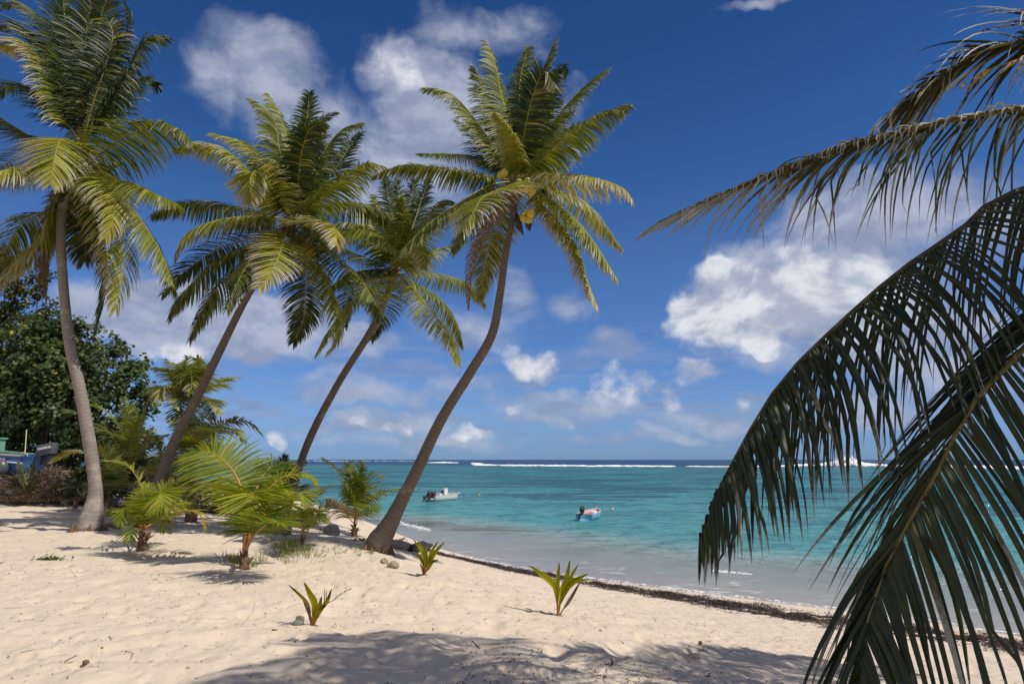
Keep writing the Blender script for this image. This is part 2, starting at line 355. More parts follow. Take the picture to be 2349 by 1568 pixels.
def trunk_mat(name, c1, c2):
    m, nt, out = newmat(name)
    a = attr(nt, 'arc', 'Fac'); pos = N(nt, 'ShaderNodeNewGeometry').outputs['Position']
    n = NOISE(nt, pos, 5.0, 5); nf = NOISE(nt, pos, 45.0, 4, .7)
    str_ = NOISE(nt, VM(nt, 'MULTIPLY', pos, (30, 30, 3)), 1.0, 3)
    ring = M(nt, 'FRACT', M(nt, 'ADD', M(nt, 'MULTIPLY', a, 10.5), M(nt, 'MULTIPLY', n, .9)))
    rg = M(nt, 'MULTIPLY', MR(nt, ring, .0, .22, 1, 0), MR(nt, nf, .35, .6))
    c = MIX(nt, n, c1, c2); c = MIX(nt, M(nt, 'MULTIPLY', nf, .55), c, tuple(v * .45 for v in c1)); c = MIX(nt, M(nt, 'MULTIPLY', rg, .85), c, tuple(v * .22 for v in c1)); c = MIX(nt, MR(nt, NOISE(nt, pos, 1.7, 4, .6), .55, .72, 0, .55), c, tuple(min(1, v * 1.5) for v in c2))
    c = MIX(nt, MR(nt, str_, .6, .8, 0, .35), c, tuple(min(1, v * 1.35) for v in c2))
    h = M(nt, 'ADD', M(nt, 'MULTIPLY', ring, .8), M(nt, 'MULTIPLY', nf, .6))
    pb = N(nt, 'ShaderNodeBsdfPrincipled', None, Base_Color=c, Roughness=.85, Normal=BUMP(nt, h, .8, .015))
    nt.links.new(pb.outputs[0], out.inputs[0]); return m
TRUNK1 = trunk_mat('pale_trunk', (.24, .20, .17), (.36, .31, .26))
TRUNK2 = trunk_mat('brown_trunk', (.125, .092, .070), (.22, .17, .13))
BRANCH = simple('bark', (.16, .13, .10), .9, 0, .4, 15, 0, .5)
HUSK = simple('brown_fibre', (.17, .10, .055), .9, 0, .5, 30, 0, .8)

# sand
def sand_mat():
    m, nt, out = newmat('sand')
    pos = N(nt, 'ShaderNodeNewGeometry').outputs['Position']; s = attr(nt, 'arc', 'Fac')
    n = NOISE(nt, pos, .8, 5); nf = NOISE(nt, pos, 9.0, 6, .6); ng = NOISE(nt, pos, 420.0, 2, .7); sp = NOISE(nt, pos, 55.0, 3, .6)
    c = MIX(nt, n, (.60, .495, .385), (.71, .60, .475)); c = MIX(nt, M(nt, 'MULTIPLY', nf, .35), c, (.52, .40, .30))
    c = MIX(nt, MR(nt, ng, .35, .75, 0, .35), c, (.42, .33, .25))
    c = MIX(nt, MR(nt, sp, .70, .80, 0, .35), c, (.22, .15, .10))
    wet = MR(nt, M(nt, 'ADD', s, M(nt, 'MULTIPLY', M(nt, 'SUBTRACT', n, .5), .8)), .9, .25)
    c = MIX(nt, wet, c, (.40, .315, .235))
    under = MR(nt, s, 0.0, -14.0); c = MIX(nt, under, c, (.52, .54, .46))
    v = N(nt, 'ShaderNodeTexVoronoi', None, Vector=VM(nt, 'ADD', pos, VM(nt, 'MULTIPLY', N(nt, 'ShaderNodeTexNoise', None, Vector=pos, Scale=3.0).outputs[1], (.3, .3, 0))), Scale=5.5).outputs[0]
    h = M(nt, 'ADD', M(nt, 'MULTIPLY', MR(nt, v, 0, .5), .5), M(nt, 'MULTIPLY', nf, .9))
    dry = MR(nt, s, 1.0, 4.0)
    b1 = BUMP(nt, h, M(nt, 'MULTIPLY', dry, .55), .05); b2 = BUMP(nt, ng, .35, .004, b1)
    pb = N(nt, 'ShaderNodeBsdfPrincipled', None, Base_Color=c, Roughness=M(nt, 'MULTIPLY_ADD', wet, -.55, .92), Normal=b2)
    nt.links.new(pb.outputs[0], out.inputs[0]); return m
def water_mat():
    m, nt, out = newmat('sea_water')
    pos = N(nt, 'ShaderNodeNewGeometry').outputs['Position']; s = attr(nt, 'arc', 'Fac')      # metres offshore
    L = N(nt, 'ShaderNodeSeparateColor', None, i0=attr(nt, 'lf')); deep, dist = L.outputs[0], L.outputs[1]
    st = VM(nt, 'MULTIPLY', pos, (.5, 1.0, 0))
    n1 = NOISE(nt, st, .055, 6, .62, .6); n2 = NOISE(nt, VM(nt, 'MULTIPLY', pos, (.35, 1, 0)), .14, 4, .6); n3 = NOISE(nt, VM(nt, 'MULTIPLY', pos, (.75, 1, 0)), .75, 5, .6, .4)
    c = MIX(nt, MR(nt, s, 4, 15), (.54, .55, .49), (.085, .32, .305))
    c = MIX(nt, MR(nt, s, 16, 80), c, (.032, .205, .212))
    reef = M(nt, 'MULTIPLY', MR(nt, M(nt, 'ADD', n1, M(nt, 'MULTIPLY', M(nt, 'SUBTRACT', n2, .5), .8)), .47, .53), MR(nt, s, 16, 45))
    c = MIX(nt, M(nt, 'MULTIPLY', reef, .85), c, (.010, .052, .085)); rip = MR(nt, s, 2, 12); n5 = NOISE(nt, VM(nt, 'MULTIPLY', pos, (.8, 1, 0)), .17, 5, .65, .4); c = MIX(nt, M(nt, 'MULTIPLY', MR(nt, n3, .47, .66, 0, .62), rip), c, (.012, .10, .12)); c = MIX(nt, M(nt, 'MULTIPLY', MR(nt, n3, .47, .30, 0, .42), rip), c, (.20, .46, .45)); c = MIX(nt, M(nt, 'MULTIPLY', MR(nt, n5, .50, .66, 0, .55), MR(nt, s, 25, 60)), c, (.010, .075, .105)); n4 = NOISE(nt, VM(nt, 'MULTIPLY', pos, (.75, 1, 0)), 2.2, 4, .65); c = MIX(nt, MR(nt, n4, .5, .72, 0, .5), c, (.012, .10, .12)); c = MIX(nt, MR(nt, n4, .46, .28, 0, .3), c, (.22, .46, .47))  # after the reef: light and dark sides of ripples painted into the colour
    c = MIX(nt, MR(nt, M(nt, 'MULTIPLY', n2, 1.0), .5, .75, 0, .35), c, (.02, .13, .14))
    c = MIX(nt, deep, c, (.008, .045, .115))
    # floating sand and weed stain in the shallows
    c = MIX(nt, M(nt, 'MULTIPLY', MR(nt, n2, .52, .62), M(nt, 'MULTIPLY', MR(nt, s, 3, 6), MR(nt, s, 13, 8))), c, (.20, .18, .10))
    w1 = N(nt, 'ShaderNodeTexNoise', None, Vector=VM(nt, 'MULTIPLY', pos, (.8, 1.0, 0)), Scale=.8, Detail=7, Roughness=.68, Distortion=.6).outputs[0]
    w2 = NOISE(nt, VM(nt, 'MULTIPLY', pos, (.7, 1.2, 0)), 3.2, 4, .6, .3)
    w3 = NOISE(nt, VM(nt, 'MULTIPLY', pos, (.5, 1, 0)), .12, 3, .5)
    near = MR(nt, s, .5, 9, .18, 1)
    b = BUMP(nt, w3, .5, 1.5); b = BUMP(nt, w1, M(nt, 'MULTIPLY', near, .9), .55, b); b = BUMP(nt, w2, M(nt, 'MULTIPLY', near, .8), .07, b)
    # foam : the swash line and small caps
    lace = NOISE(nt, pos, 3.5, 5, .7, 1.5); lace2 = NOISE(nt, VM(nt, 'MULTIPLY', pos, (.5, 1, 1)), 1.1, 6, .7, 1.0)
    sw = M(nt, 'MULTIPLY', MR(nt, s, .2, .04), MR(nt, lace, .44, .58))
    sw2 = M(nt, 'MULTIPLY', MR(nt, lace2, .52, .66), MR(nt, s, 8.0, .6, 0, .6))
    caps = M(nt, 'MULTIPLY', MR(nt, NOISE(nt, VM(nt, 'MULTIPLY', pos, (.25, 1, 1)), .35, 7, .72), .70, .75), MR(nt, s, 60, 200, 0, .5))
    foam = M(nt, 'MAXIMUM', M(nt, 'MAXIMUM', sw, sw2), caps, clamp=True)
    c = MIX(nt, foam, c, (.75, .76, .76))
    dif = N(nt, 'ShaderNodeBsdfDiffuse', None, Color=c, Normal=b)
    trn = N(nt, 'ShaderNodeBsdfTransparent', None, Color=MIX(nt, MR(nt, s, 0, 8), (.95, .97, .97), (.70, .87, .84)))
    al = M(nt, 'MAXIMUM', MR(nt, s, .2, 13, .10, .96), foam)
    body = N(nt, 'ShaderNodeMixShader', None, i0=al, i1=trn.outputs[0], i2=dif.outputs[0])
    gl = N(nt, 'ShaderNodeBsdfGlossy', None, Color=(.9, .95, 1.0), Roughness=.12, Normal=b)
    fr = N(nt, 'ShaderNodeFresnel', None, IOR=1.33, Normal=b)
    fac = M(nt, 'MULTIPLY', M(nt, 'MINIMUM', fr.outputs[0], .26), M(nt, 'SUBTRACT', 1.0, foam))
    mx = N(nt, 'ShaderNodeMixShader', None, i0=fac, i1=body.outputs[0], i2=gl.outputs[0])
    nt.links.new(mx.outputs[0], out.inputs[0]); return m

# ---------------------------------------------------------------- ground and sea sheets (polar grids about the beach)
def polar(a0, a1, na, radii):
    A = np.linspace(math.radians(a0), math.radians(a1), na); R, AA = np.meshgrid(radii, A, indexing='ij')
    x = R * np.sin(AA); y = R * np.cos(AA); nr = len(radii)
    i = np.arange(nr - 1)[:, None] * na + np.arange(na - 1)[None]
    Fc = np.stack([i, i + 1, i + na + 1, i + na], -1).reshape(-1, 4)[:, ::-1]
    return x.ravel(), y.ravel(), Fc
def sheet(name, a0, a1, na, radii, zf, mat, attrf):
    x, y, Fc = polar(a0, a1, na, radii); z = zf(x, y); col, arc = attrf(x, y)
    me = mkmesh(name, np.stack([x, y, z], 1), Fc, mat, col, arc, True); return obj(name, me)
SAND = sand_mat()
radii = np.concatenate([[.2, 1, 2, 3], np.geomspace(3.6, 60, 430), np.geomspace(63, 9000, 60)])
Aw = 58
g = sheet('sand_ground', -Aw, Aw, 620, radii, lambda x, y: terrain(x, y, True), SAND, lambda x, y: (np.zeros((len(x), 3)), shore_sd(x, y)))
tag(g, 'pale coral sand beach with footprints', None, None, 'structure')
g2 = sheet('sand_ground', Aw, 360 - Aw, 160, np.geomspace(.2, 9000, 90), lambda x, y: terrain(x, y, False) - .0, SAND, lambda x, y: (np.zeros((len(x), 3)), shore_sd(x, y)))
tag(g2, 'pale sand stretching behind the viewpoint', None, None, 'structure')
def watt(x, y):
    s = -shore_sd(x, y)
    reefy = np.interp(x / np.maximum(y, 1), [-.6, -.15, 0, .3, .6, .9], [600, 520, 430, 380, 370, 360])
    dp = np.clip((y - reefy - 5 + 60 * fbm(x * .02, y * .01, 3)) / 60, 0, 1)
    return np.stack([dp, np.hypot(x, y) / 1000, x * 0], 1), s
wr = np.concatenate([np.geomspace(8, 80, 260), np.geomspace(81, 12000, 170)])
wtr = sheet('sea_water', -80, 100, 400, wr, lambda x, y: .02 + 0 * x, water_mat(), watt)
tag(wtr, 'turquoise lagoon water', None, None, 'structure')

# ---------------------------------------------------------------- fronds
REF = {'o': (0, 0, 1), 'a': (0, 0, .351), 'b': (348.7, 183.5, .4096), 'c': (715.7, 55.1, .5031), 'd': (1468.2, 45.9, .4389), 'e': (1514, 734, .5319),
       'A': (183.5, 963.5, .332), 'B': (825.8, 1009.4, .3043), 'H': (550.6, 1000.2, .1814), 'E': (0, 972.7, .1404),
       'i': (1082.8, 1284.6, .1808), 'j': (825.8, 1220.4, .10938), 'k': (624, 1303, .10535), 'q': (312, 789.1, .199)}
def cv(r, pts): ox, oy, s = REF[r]; return [(ox + p[0] * s, oy + p[1] * s) for p in pts]
Z = np.array([0, 0, 1.0])
def frond_geo(path, n=100, lmax=.85, w=.036, pet=.14, droop=.5, vee=.25, twist=0, dry=0, tone=.5, seg=5, limp=0.0, fwd=1.0, ragged=.15, wind=(-.12, 0, 0), fold=False, lean=1.0, miss=0.03, tipk=.35, sidef=(1, 1), tipdr=0.0, tdry=.14, hug=0.0):
    """leaflets on both sides of a rachis path; returns V,F,col"""
    m = 60; R = smoothpath(path, m); T = nrm(np.gradient(R, axis=0))
    L = np.linalg.norm(np.diff(R, axis=0), axis=1).sum()
    h = R[-1] - R[0]; h[2] = 0; h = h / (np.linalg.norm(h) + 1e-6)
    hd = T @ h; vz = T[:, 2]
    Nn = Z[None] * hd[:, None] - h[None] * vz[:, None]; Nn = nrm(Nn - (Nn * T).sum(1)[:, None] * T)
    S = np.cross(T, Nn)
    Vs = []; Fs = []; Cs = []; base = 0
    for side in (-1, 1):
        s = np.linspace(pet, .995, n) + RS.uniform(-.3, .3, n) * (1 - pet) / n
        keep = RS.rand(n) > miss; s = s[keep]; k = len(s)
        fi = np.clip(s, 0, 1) * (m - 1)
        def ip(A): return np.stack([np.interp(fi, np.arange(m), A[:, j]) for j in range(3)], 1)
        B = ip(R); t = nrm(ip(T)); nn = nrm(ip(Nn)); ss = nrm(ip(S)) * side
        tw = twist; c_, s_ = math.cos(tw), math.sin(tw)
        ss2 = ss * c_ + nn * s_ * side; nn2 = nn * c_ - ss * s_ * side; ss, nn = ss2, nn2
        q = np.clip((s - pet) / (1 - pet), 0, 1)
        ln = lmax * (.42 + .58 * np.sin(np.pi * np.clip(q * .86 + .16, 0, 1)) ** .8) * (1 - tipk * q ** 3) * (1 + RS.uniform(-.12, .08, k))
        ln *= np.where(RS.rand(k) < ragged, RS.uniform(.45, .9, k), 1)
        ang = np.radians(86 - 54 * q ** 1.4) * fwd * (sidef[0] if side < 0 else sidef[1]) * (1 - hug * np.clip(q * 1.8 - .2, 0, 1))
        ve = vee + RS.uniform(-.14, .14, k)
        D = nrm(np.cos(ang)[:, None] * t + np.sin(ang)[:, None] * (ss * np.cos(ve)[:, None] + nn * np.sin(ve)[:, None]))
        D = nrm(D + RS.normal(0, .035, (k, 3)))
        pts = [B]; Ds = [D]; dr = droop * RS.uniform(.6, 1.5, k) * (1 - tipdr * q); lm = np.where(RS.rand(k) < limp, 2.2, 0) * (1 - tipdr * q); kink = RS.randint(1, seg, k); kd = RS.normal(0, .55, (k, 3)) * (lm > 0)[:, None]
        for j in range(seg):
            f = (j + .6) / seg
            D = nrm(D + kd * (kink == j)[:, None] + (-Z[None] * (dr * f)[:, None] - Z[None] * (lm * (f > .35))[:, None] + np.array(wind)[None] * f * 1.6) / seg * 2.0)
            pts.append(pts[-1] + D * (ln / seg)[:, None]); Ds.append(D)
        wp = nrm(t - (t * Ds[0]).sum(1)[:, None] * Ds[0] + nn * RS.uniform(-.5, .5, k)[:, None] * .8 + nn * .25)
        g = np.clip(tone + RS.uniform(-.3, .3, k), 0, 1)
        dd = np.clip(dry + RS.uniform(-.12, .12, k) + (RS.rand(k) < .05 + dry * .3) * .5 + tdry * q ** 2, 0, 1)
        prof = [.55, 1, 1, .85, .55, .06] if seg == 5 else list(np.interp(np.linspace(0, 1, seg + 1), [0, .12, .5, .8, 1], [.9, 1, .8, .5, .04] if fold else [.45, 1, 1, .65, .04]))
        rows = 3 if fold else 2
        ring = []
        for j in range(seg + 1):
            ww = nrm(wp - (wp * Ds[j]).sum(1)[:, None] * Ds[j]) * (w * .5 * prof[j])
            up = np.cross(Ds[j], ww); up = up * np.sign((up * nn).sum(1) + 1e-6)[:, None]
            if fold: ring += [pts[j] - ww - up * .5, pts[j], pts[j] + ww - up * .5]
            else: ring += [pts[j] - ww, pts[j] + ww]
            Cs += [np.stack([np.full(k, j / seg), g, dd], 1)] * rows
        A = np.stack(ring, 0)      # (rows*(seg+1), k, 3)
        Vs.append(A.reshape(-1, 3)); idx = np.arange(k)
        for j in range(seg):
            for r in range(rows - 1):
                a = (j * rows + r) * k; b = (j * rows + r + 1) * k; c = ((j + 1) * rows + r + 1) * k; d = ((j + 1) * rows + r) * k
                Fs.append(np.stack([a + idx, b + idx, c + idx, d + idx], 1) + base)
        base += len(A.reshape(-1, 3))
    rb = R[::6]; k = len(rb); Vs.append(np.vstack([rb - Z * .004, rb + Z * .004])); i = np.arange(k - 1)
    Fs.append(np.stack([i, i + 1, i + k + 1, i + k], 1) + base); Cs.append(np.tile([0, tone, 0], (2 * k, 1)))
    return np.vstack(Vs), np.vstack(Fs), np.vstack(Cs), R, L
def add_frond(root, path, mat=None, rmat=None, rr=.028, label=None, **kw):
    mat = mat or LEAF; rmat = rmat or RACH
    V, Fc, col, R, L = frond_geo(path, **kw); org = np.array(root.location)
    o = obj('frond', mkmesh('frond', V - org, Fc, mat, col), root)
    if label: o['label'] = label
    Rs = R[::3] if len(R) > 30 else R; n = len(Rs); rad = rr * np.linspace(1, .12, n); rad[0] = rr * 1.6
    V, Fc = tube(Rs - org, rad, 6); c = np.zeros((len(V), 3)); c[:, 0] = np.repeat(np.linspace(0, 1, n), 6)
    r = obj('rachis', mkmesh('rachis', V, Fc, rmat, c, None, True), o)
    return o
def depth_path(px, Y0, length, sgn, bow=1.0):
    """pixel waypoints -> 3D rachis: the depth is whatever makes the rachis its real length"""
    pts = [np.array(P(x, y, Y0)) for x, y in px]
    pl = sum(np.linalg.norm(pts[i + 1] - pts[i]) for i in range(len(pts) - 1))
    dd = math.sqrt(max(length ** 2 - pl ** 2, .09)); dd = min(dd, length * .82) * sgn
    cum = [0]
    for i in range(len(pts) - 1): cum.append(cum[-1] + np.linalg.norm(pts[i + 1] - pts[i]))
    n = len(px); out = []
    for i, (x, y) in enumerate(px):
        s = .5 * cum[i] / cum[-1] + .5 * i / (n - 1); out.append(P(x, y, Y0 + dd * math.sin(s * math.pi / 2) ** bow))
    return out
def trunk(root, px, hw, Y0, Y1, mat, flare=True, org=None):
    n = len(px); p3 = []; rad = []
    for i, (x, y) in enumerate(px):
        Y = Y0 + (Y1 - Y0) * (i / (n - 1)); p3.append(np.append(P(x, y, Y), hw[i] / F * Y))
    Q = smoothpath(np.array(p3), 150); pth = Q[:, :3]; rad = Q[:, 3]
    arc = np.concatenate([[0], np.cumsum(np.linalg.norm(np.diff(pth, axis=0), axis=1))])
    rad = rad * (1 + .035 * ((arc * 10.5) % 1 - .5)) * (1 + .05 * fbm(arc * 2.0, arc * 0, 3))
    pth = pth.copy(); pth[0, 2] -= .15
    V, Fc = tube(pth, rad, 16)
    a = np.repeat(arc, 16); cc = np.repeat(pth, 16, 0)
    th = np.tile(np.linspace(0, 2 * np.pi, 16, endpoint=False), len(pth))
    lump = 1 + .10 * np.exp(-a * 1.6) * np.sin(th * 5 + 1) + .05 * fbm(th * 2, a * 3, 2)
    V = cc + (V - cc) * lump[:, None] - np.array(root.location)
    return obj('trunk', mkmesh('trunk', V, Fc, mat, None, a, True), root)
def palm(name, label, base, Yb, Yc, cpx, tpx, thw, fronds, L, tmat, group='tall coconut palms leaning over the beach', **kw):
    b = P(*tpx[0], Yb); root = thing(name, label, 'palm tree', (b[0], b[1], gz(b[0], b[1])), group)
    trunk(root, tpx, thw, Yb, Yc, tmat)
    cz = P(*cpx, Yc); org = np.array(root.location)
    for f in fronds:
        r, pts, sgn, kk = f[0], f[1], f[2], (f[3] if len(f) > 3 else {})
        k2 = dict(kw); k2.update(kk); LL = k2.pop('L', L); bow = k2.pop('bow', 1.0)
        px = [cpx] + cv(r, pts)
        path = depth_path(px, Yc, LL * random.uniform(.94, 1.06), sgn, bow)
        k2.setdefault('tone', random.uniform(.15, .6)); k2.setdefault('twist', random.uniform(-.25, .25))
        add_frond(root, path, **k2)
    rg = random.Random(3); mb = MB(); q0 = P(*tpx[0], Yb); r0 = thw[0] / F * Yb
    for i in range(34):
        a = rg.random() * 6.28; d = np.array((math.cos(a), math.sin(a), 0)); h0 = rg.uniform(.03, .16); p0 = np.array((q0[0], Yb, gz(q0[0], Yb)))
        ex = p0 + d * r0 * rg.uniform(1.15, 1.5); ex[2] = gz(ex[0], ex[1]) - .01; mb.tube([p0 + d * r0 * .85 + Z * h0, p0 + d * r0 * 1.08 + Z * h0 * .5, ex], [.022, .018, .007], 5)
    obj('root_mass', mkmesh('root_mass', np.vstack(mb.V) - org, mb.F, HUSK, None, None, True), root)
    # fibrous heart with old leaf bases
    mb = MB(); up = nrm(cz - P(*tpx[-2], Yc))
    for i in range(16):
        a = random.random() * 6.28; d = nrm(np.array([math.cos(a), math.sin(a), random.uniform(.1, 1.2)]))
        st = cz - up * random.uniform(.0, .45); mb.tube([st, st + d * .18, st + d * random.uniform(.28, .5) + Z * random.uniform(-.12, .1)], [.05, .035, .008], 5)
    mb.ell(cz - up * .15, (.16, .16, .32), jit=.5)
    obj('leaf_base', mkmesh('leaf_base', np.vstack(mb.V) - org, mb.F, HUSK, None, None, True), root)
    return root, cz
COCO = simple('coconut_husk', (.50, .38, .045), .45, 0, .35, 12)
COCOG = simple('green_coconut', (.16, .17, .04), .45, 0, .35, 12)
def coconuts(root, pts, Y, r=.115, mat=None):
    org = np.array(root.location)
    for (x, y) in pts:
        c = P(x, y, Y + random.uniform(-.1, .1)) - org; mb = MB(); mb.ell((0, 0, 0), (r, r, r * 1.28), nu=12, nv=8, jit=.06)
        V = np.vstack(mb.V); o = obj('coconut', mkmesh('coconut', V, mb.F, mat or COCO, None, None, True), root, tuple(c)); o.rotation_euler = (random.uniform(-.4, .4), random.uniform(-.4, .4), 0)

YEL = dict(tone=.85, dry=.24); DK = dict(tone=.06, dry=-.1, vee=.05, droop=.7)  # DK: darker green of upright fronds, with their shade put into the tone
# --- palm at the left
F1 = [('a', [(440, 480), (330, 180), (150, 40), (20, 30)], 1, DK), ('a', [(490, 600), (440, 250), (415, 0), (430, -130)], 1, DK), ('a', [(600, 700), (700, 400), (738, 220), (690, 125), (610, 120)], -1, dict(tone=.08, vee=.0, lmax=.95)),
      ('a', [(620, 500), (650, 150), (720, -60)], 1, DK), ('a', [(700, 650), (840, 470), (940, 270), (1075, 235)], 1, dict(tone=.3)), ('a', [(560, 640), (560, 250), (600, -20)], 1, DK),
      ('a', [(640, 1010), (820, 890), (1050, 820), (1180, 850), (1265, 940)], -1, dict(tone=.4, droop=.9)), ('a', [(440, 780), (330, 450), (200, 310), (100, 280), (0, 300)], -1, YEL),
      ('a', [(250, 910), (100, 830), (0, 770), (-150, 720)], 1), ('a', [(480, 925), (400, 912), (362, 1010), (330, 1200)], -1, dict(tone=.95, dry=.3, lmax=1.1, vee=-.25, droop=.45, L=3.0)),
      ('a', [(600, 1120), (680, 1180), (750, 1290), (740, 1430), (690, 1560)], -1, dict(tone=.9, dry=.32, lmax=1.0, vee=-.05)),
      ('o', [(240, 430), (270, 500), (285, 600), (265, 712)], -1, dict(tone=.95, dry=.22)), ('a', [(700, 1160), (850, 1190), (1000, 1260), (1150, 1330)], -1, dict(tone=.7)),
      ('o', [(260, 420), (320, 500), (370, 580), (405, 672)], 1, dict(tone=.6)), ('a', [(350, 1050), (150, 1080), (0, 1120), (-200, 1200)], -1, YEL),
      ('o', [(130, 440), (90, 540), (0, 640)], -1, dict(tone=.8, dry=.3)), ('o', [(135, 440), (105, 530), (95, 610), (102, 680)], 1, dict(mat=LEAFB, rmat=RACHD, lmax=.6, droop=1.2)),
      ('o', [(205, 440), (238, 560), (246, 640), (222, 755)], 1, dict(tone=.2)), ('o', [(100, 350), (0, 380), (-80, 440)], 1), ('a', [(420, 760), (250, 600), (60, 560), (-60, 640)], 1, DK),
      ('a', [(420, 600), (300, 330), (150, 180), (0, 170)], 1, DK), ('a', [(600, 620), (740, 420), (850, 200), (830, 60)], 1, DK), ('o', [(215, 430), (200, 540), (195, 600)], 1, dict(tone=.2, L=3.2)),
      ('o', [(150, 470), (60, 500), (0, 600), (-20, 680)], 1, dict(tone=.3, dry=.2)), ('a', [(640, 800), (760, 640), (900, 520), (1040, 560)], 1, DK)]
p1, c1_ = palm('coconut_palm', 'coconut palm with a pale grey curving trunk in front of the seagrape tree', None, 16.9, 16.9, (190, 335),
     [(203, 1213), (215, 1160), (219, 1120), (209, 1040), (185, 900), (160, 790), (145, 650), (140, 540), (150, 440), (190, 335)], [31, 19, 14.5, 13.5, 12.5, 11.5, 10.5, 10.5, 10.5, 9], F1, 3.9, TRUNK1, lmax=1.2, w=.040, droop=1.1, n=130, vee=-.2)
coconuts(p1, [(264, 378), (275, 375), (251, 385)], 16.6, .07, COCOG)
# --- second palm
F2 = [('b', [(770, 640), (720, 420), (690, 240), (640, 160), (560, 110)], 1), ('b', [(790, 600), (770, 400), (740, 260), (700, 160), (650, 80)], 1, dict(tone=.6)), ('b', [(820, 600), (840, 350), (870, 200), (880, 70)], 1, DK),
      ('b', [(850, 620), (880, 400), (920, 250), (1020, 185)], 1, DK), ('b', [(880, 560), (960, 400), (1060, 280), (1170, 240)], 1, dict(tone=.3)), ('b', [(860, 720), (960, 640), (1080, 540), (1200, 465), (1290, 480)], -1, dict(tone=.6)),
      ('b', [(920, 720), (1060, 700), (1180, 705), (1300, 760), (1340, 850)], 1), ('b', [(860, 810), (980, 795), (1030, 850), (1032, 920)], -1, dict(tone=1, dry=.36, vee=-.25, droop=.45, lmax=1.0, L=3.0)),
      ('b', [(950, 920), (1050, 1010), (1170, 1120), (1250, 1250), (1290, 1350)], -1), ('b', [(1000, 840), (1150, 835), (1270, 870), (1360, 940)], -1, dict(tone=.5)),
      ('b', [(880, 960), (980, 1110), (1050, 1300), (1050, 1440), (1000, 1520)], -1, dict(tone=.8, dry=.2)), ('b', [(850, 950), (862, 1150), (850, 1330), (790, 1470)], 1, DK),
      ('b', [(745, 880), (720, 960), (670, 1080), (600, 1160)], -1, dict(tone=.9, dry=.33, vee=-.05, lmax=.95, droop=.3)), ('b', [(600, 970), (450, 1080), (330, 1200), (250, 1350), (210, 1450)], 1, dict(tone=.3)),
      ('b', [(560, 920), (380, 1000), (220, 1150), (130, 1260), (95, 1330)], -1, dict(tone=.4)), ('b', [(640, 870), (400, 930), (250, 1020), (140, 1110), (60, 1200)], 1, DK), ('b', [(620, 760), (400, 778), (250, 825), (160, 900), (130, 1000)], -1, dict(tone=.6, dry=.12)),
      ('b', [(580, 740), (400, 700), (250, 688), (130, 700), (0, 760)], 1, dict(tone=.4)), ('b', [(720, 700), (650, 590), (585, 508), (550, 560), (555, 680)], -1, dict(tone=.95, dry=.3, vee=-.25, droop=.45, lmax=1.0, L=3.2)),
      ('b', [(700, 600), (620, 430), (530, 350), (440, 325), (340, 300)], 1, YEL), ('b', [(620, 600), (470, 440), (340, 375), (230, 360), (125, 385)], -1, YEL), ('b', [(815, 600), (835, 420), (880, 280), (960, 240)], -1, dict(tone=.08)),
      ('b', [(880, 640), (1010, 520), (1100, 380), (1165, 300)], 1, DK), ('b', [(700, 870), (560, 1000), (480, 1130), (420, 1280)], -1, dict(tone=.2)), ('b', [(760, 620), (690, 480), (600, 420), (560, 480)], 1, DK)]
p2, c2_ = palm('coconut_palm', 'brown trunked coconut palm leaning right out of the young palms, second from left', None, 18.0, 17.4, (672, 507),
     [(328, 1195), (362, 1110), (397, 1020), (450, 915), (505, 803), (550, 712), (590, 640), (630, 570), (672, 507)], [16, 12, 11, 10, 9, 8, 7.5, 7.5, 7], F2, 3.9, TRUNK2, lmax=.92, w=.040, droop=1.1, n=125, vee=-.25)
coconuts(p2, [(712, 568), (706, 572), (717, 575), (622, 545)], 17.1, .12, COCO)
# --- third palm, farther
F3 = [('c', [(380, 950), (350, 800), (335, 700)], 1, DK), ('c', [(400, 950), (395, 780), (385, 710)], 1, DK), ('c', [(420, 950), (450, 800), (470, 710)], 1, DK), ('c', [(450, 950), (500, 800), (530, 710)], 1, DK),
      ('c', [(470, 980), (550, 860), (600, 805), (640, 810)], -1, dict(tone=.5)), ('c', [(500, 1060), (580, 1020), (650, 1010)], 1), ('c', [(480, 1130), (600, 1150), (710, 1190), (790, 1280)], 1, dict(tone=.8)),
      ('c', [(470, 1180), (580, 1250), (650, 1350), (690, 1470)], 1), ('c', [(440, 1190), (500, 1260), (590, 1370), (650, 1460), (670, 1550)], -1, dict(tone=.95, dry=.2)),
      ('c', [(340, 1150), (310, 1175), (285, 1260), (290, 1320)], -1, dict(tone=.9, dry=.16, vee=-.05, droop=.25)), ('c', [(280, 1190), (180, 1260), (80, 1390), (20, 1500)], -1, dict(tone=.8, dry=.1)),
      ('c', [(280, 1120), (200, 1130), (120, 1170), (40, 1240)], -1), ('c', [(280, 1080), (160, 1030), (80, 1010), (0, 1030)], 1), ('c', [(320, 1000), (250, 930), (130, 905), (40, 960)], -1), ('c', [(300, 950), (220, 830), (120, 810)], 1, YEL),
      ('c', [(450, 1060), (500, 1010), (512, 1110)], -1, YEL), ('c', [(350, 1220), (325, 1330), (270, 1440)], 1, DK), ('c', [(340, 1000), (300, 860), (280, 780)], 1, dict(tone=.4)),
      ('c', [(400, 1000), (420, 880), (400, 800)], -1, dict(tone=.4)), ('c', [(230, 1160), (160, 1250), (150, 1380)], 1, DK)]
p3, c3_ = palm('coconut_palm', 'smaller leaning coconut palm between two taller ones, its foot hidden by young palms', None, 21.0, 20.0, (905, 620),
     [(652, 1190), (686, 1072), (720, 985), (780, 872), (838, 780), (870, 722), (890, 670), (905, 620)], [11, 8.5, 8.5, 8, 8, 8, 7.5, 7], F3, 3.9, TRUNK2, lmax=.82, w=.040, n=105, droop=1.0, vee=-.25)
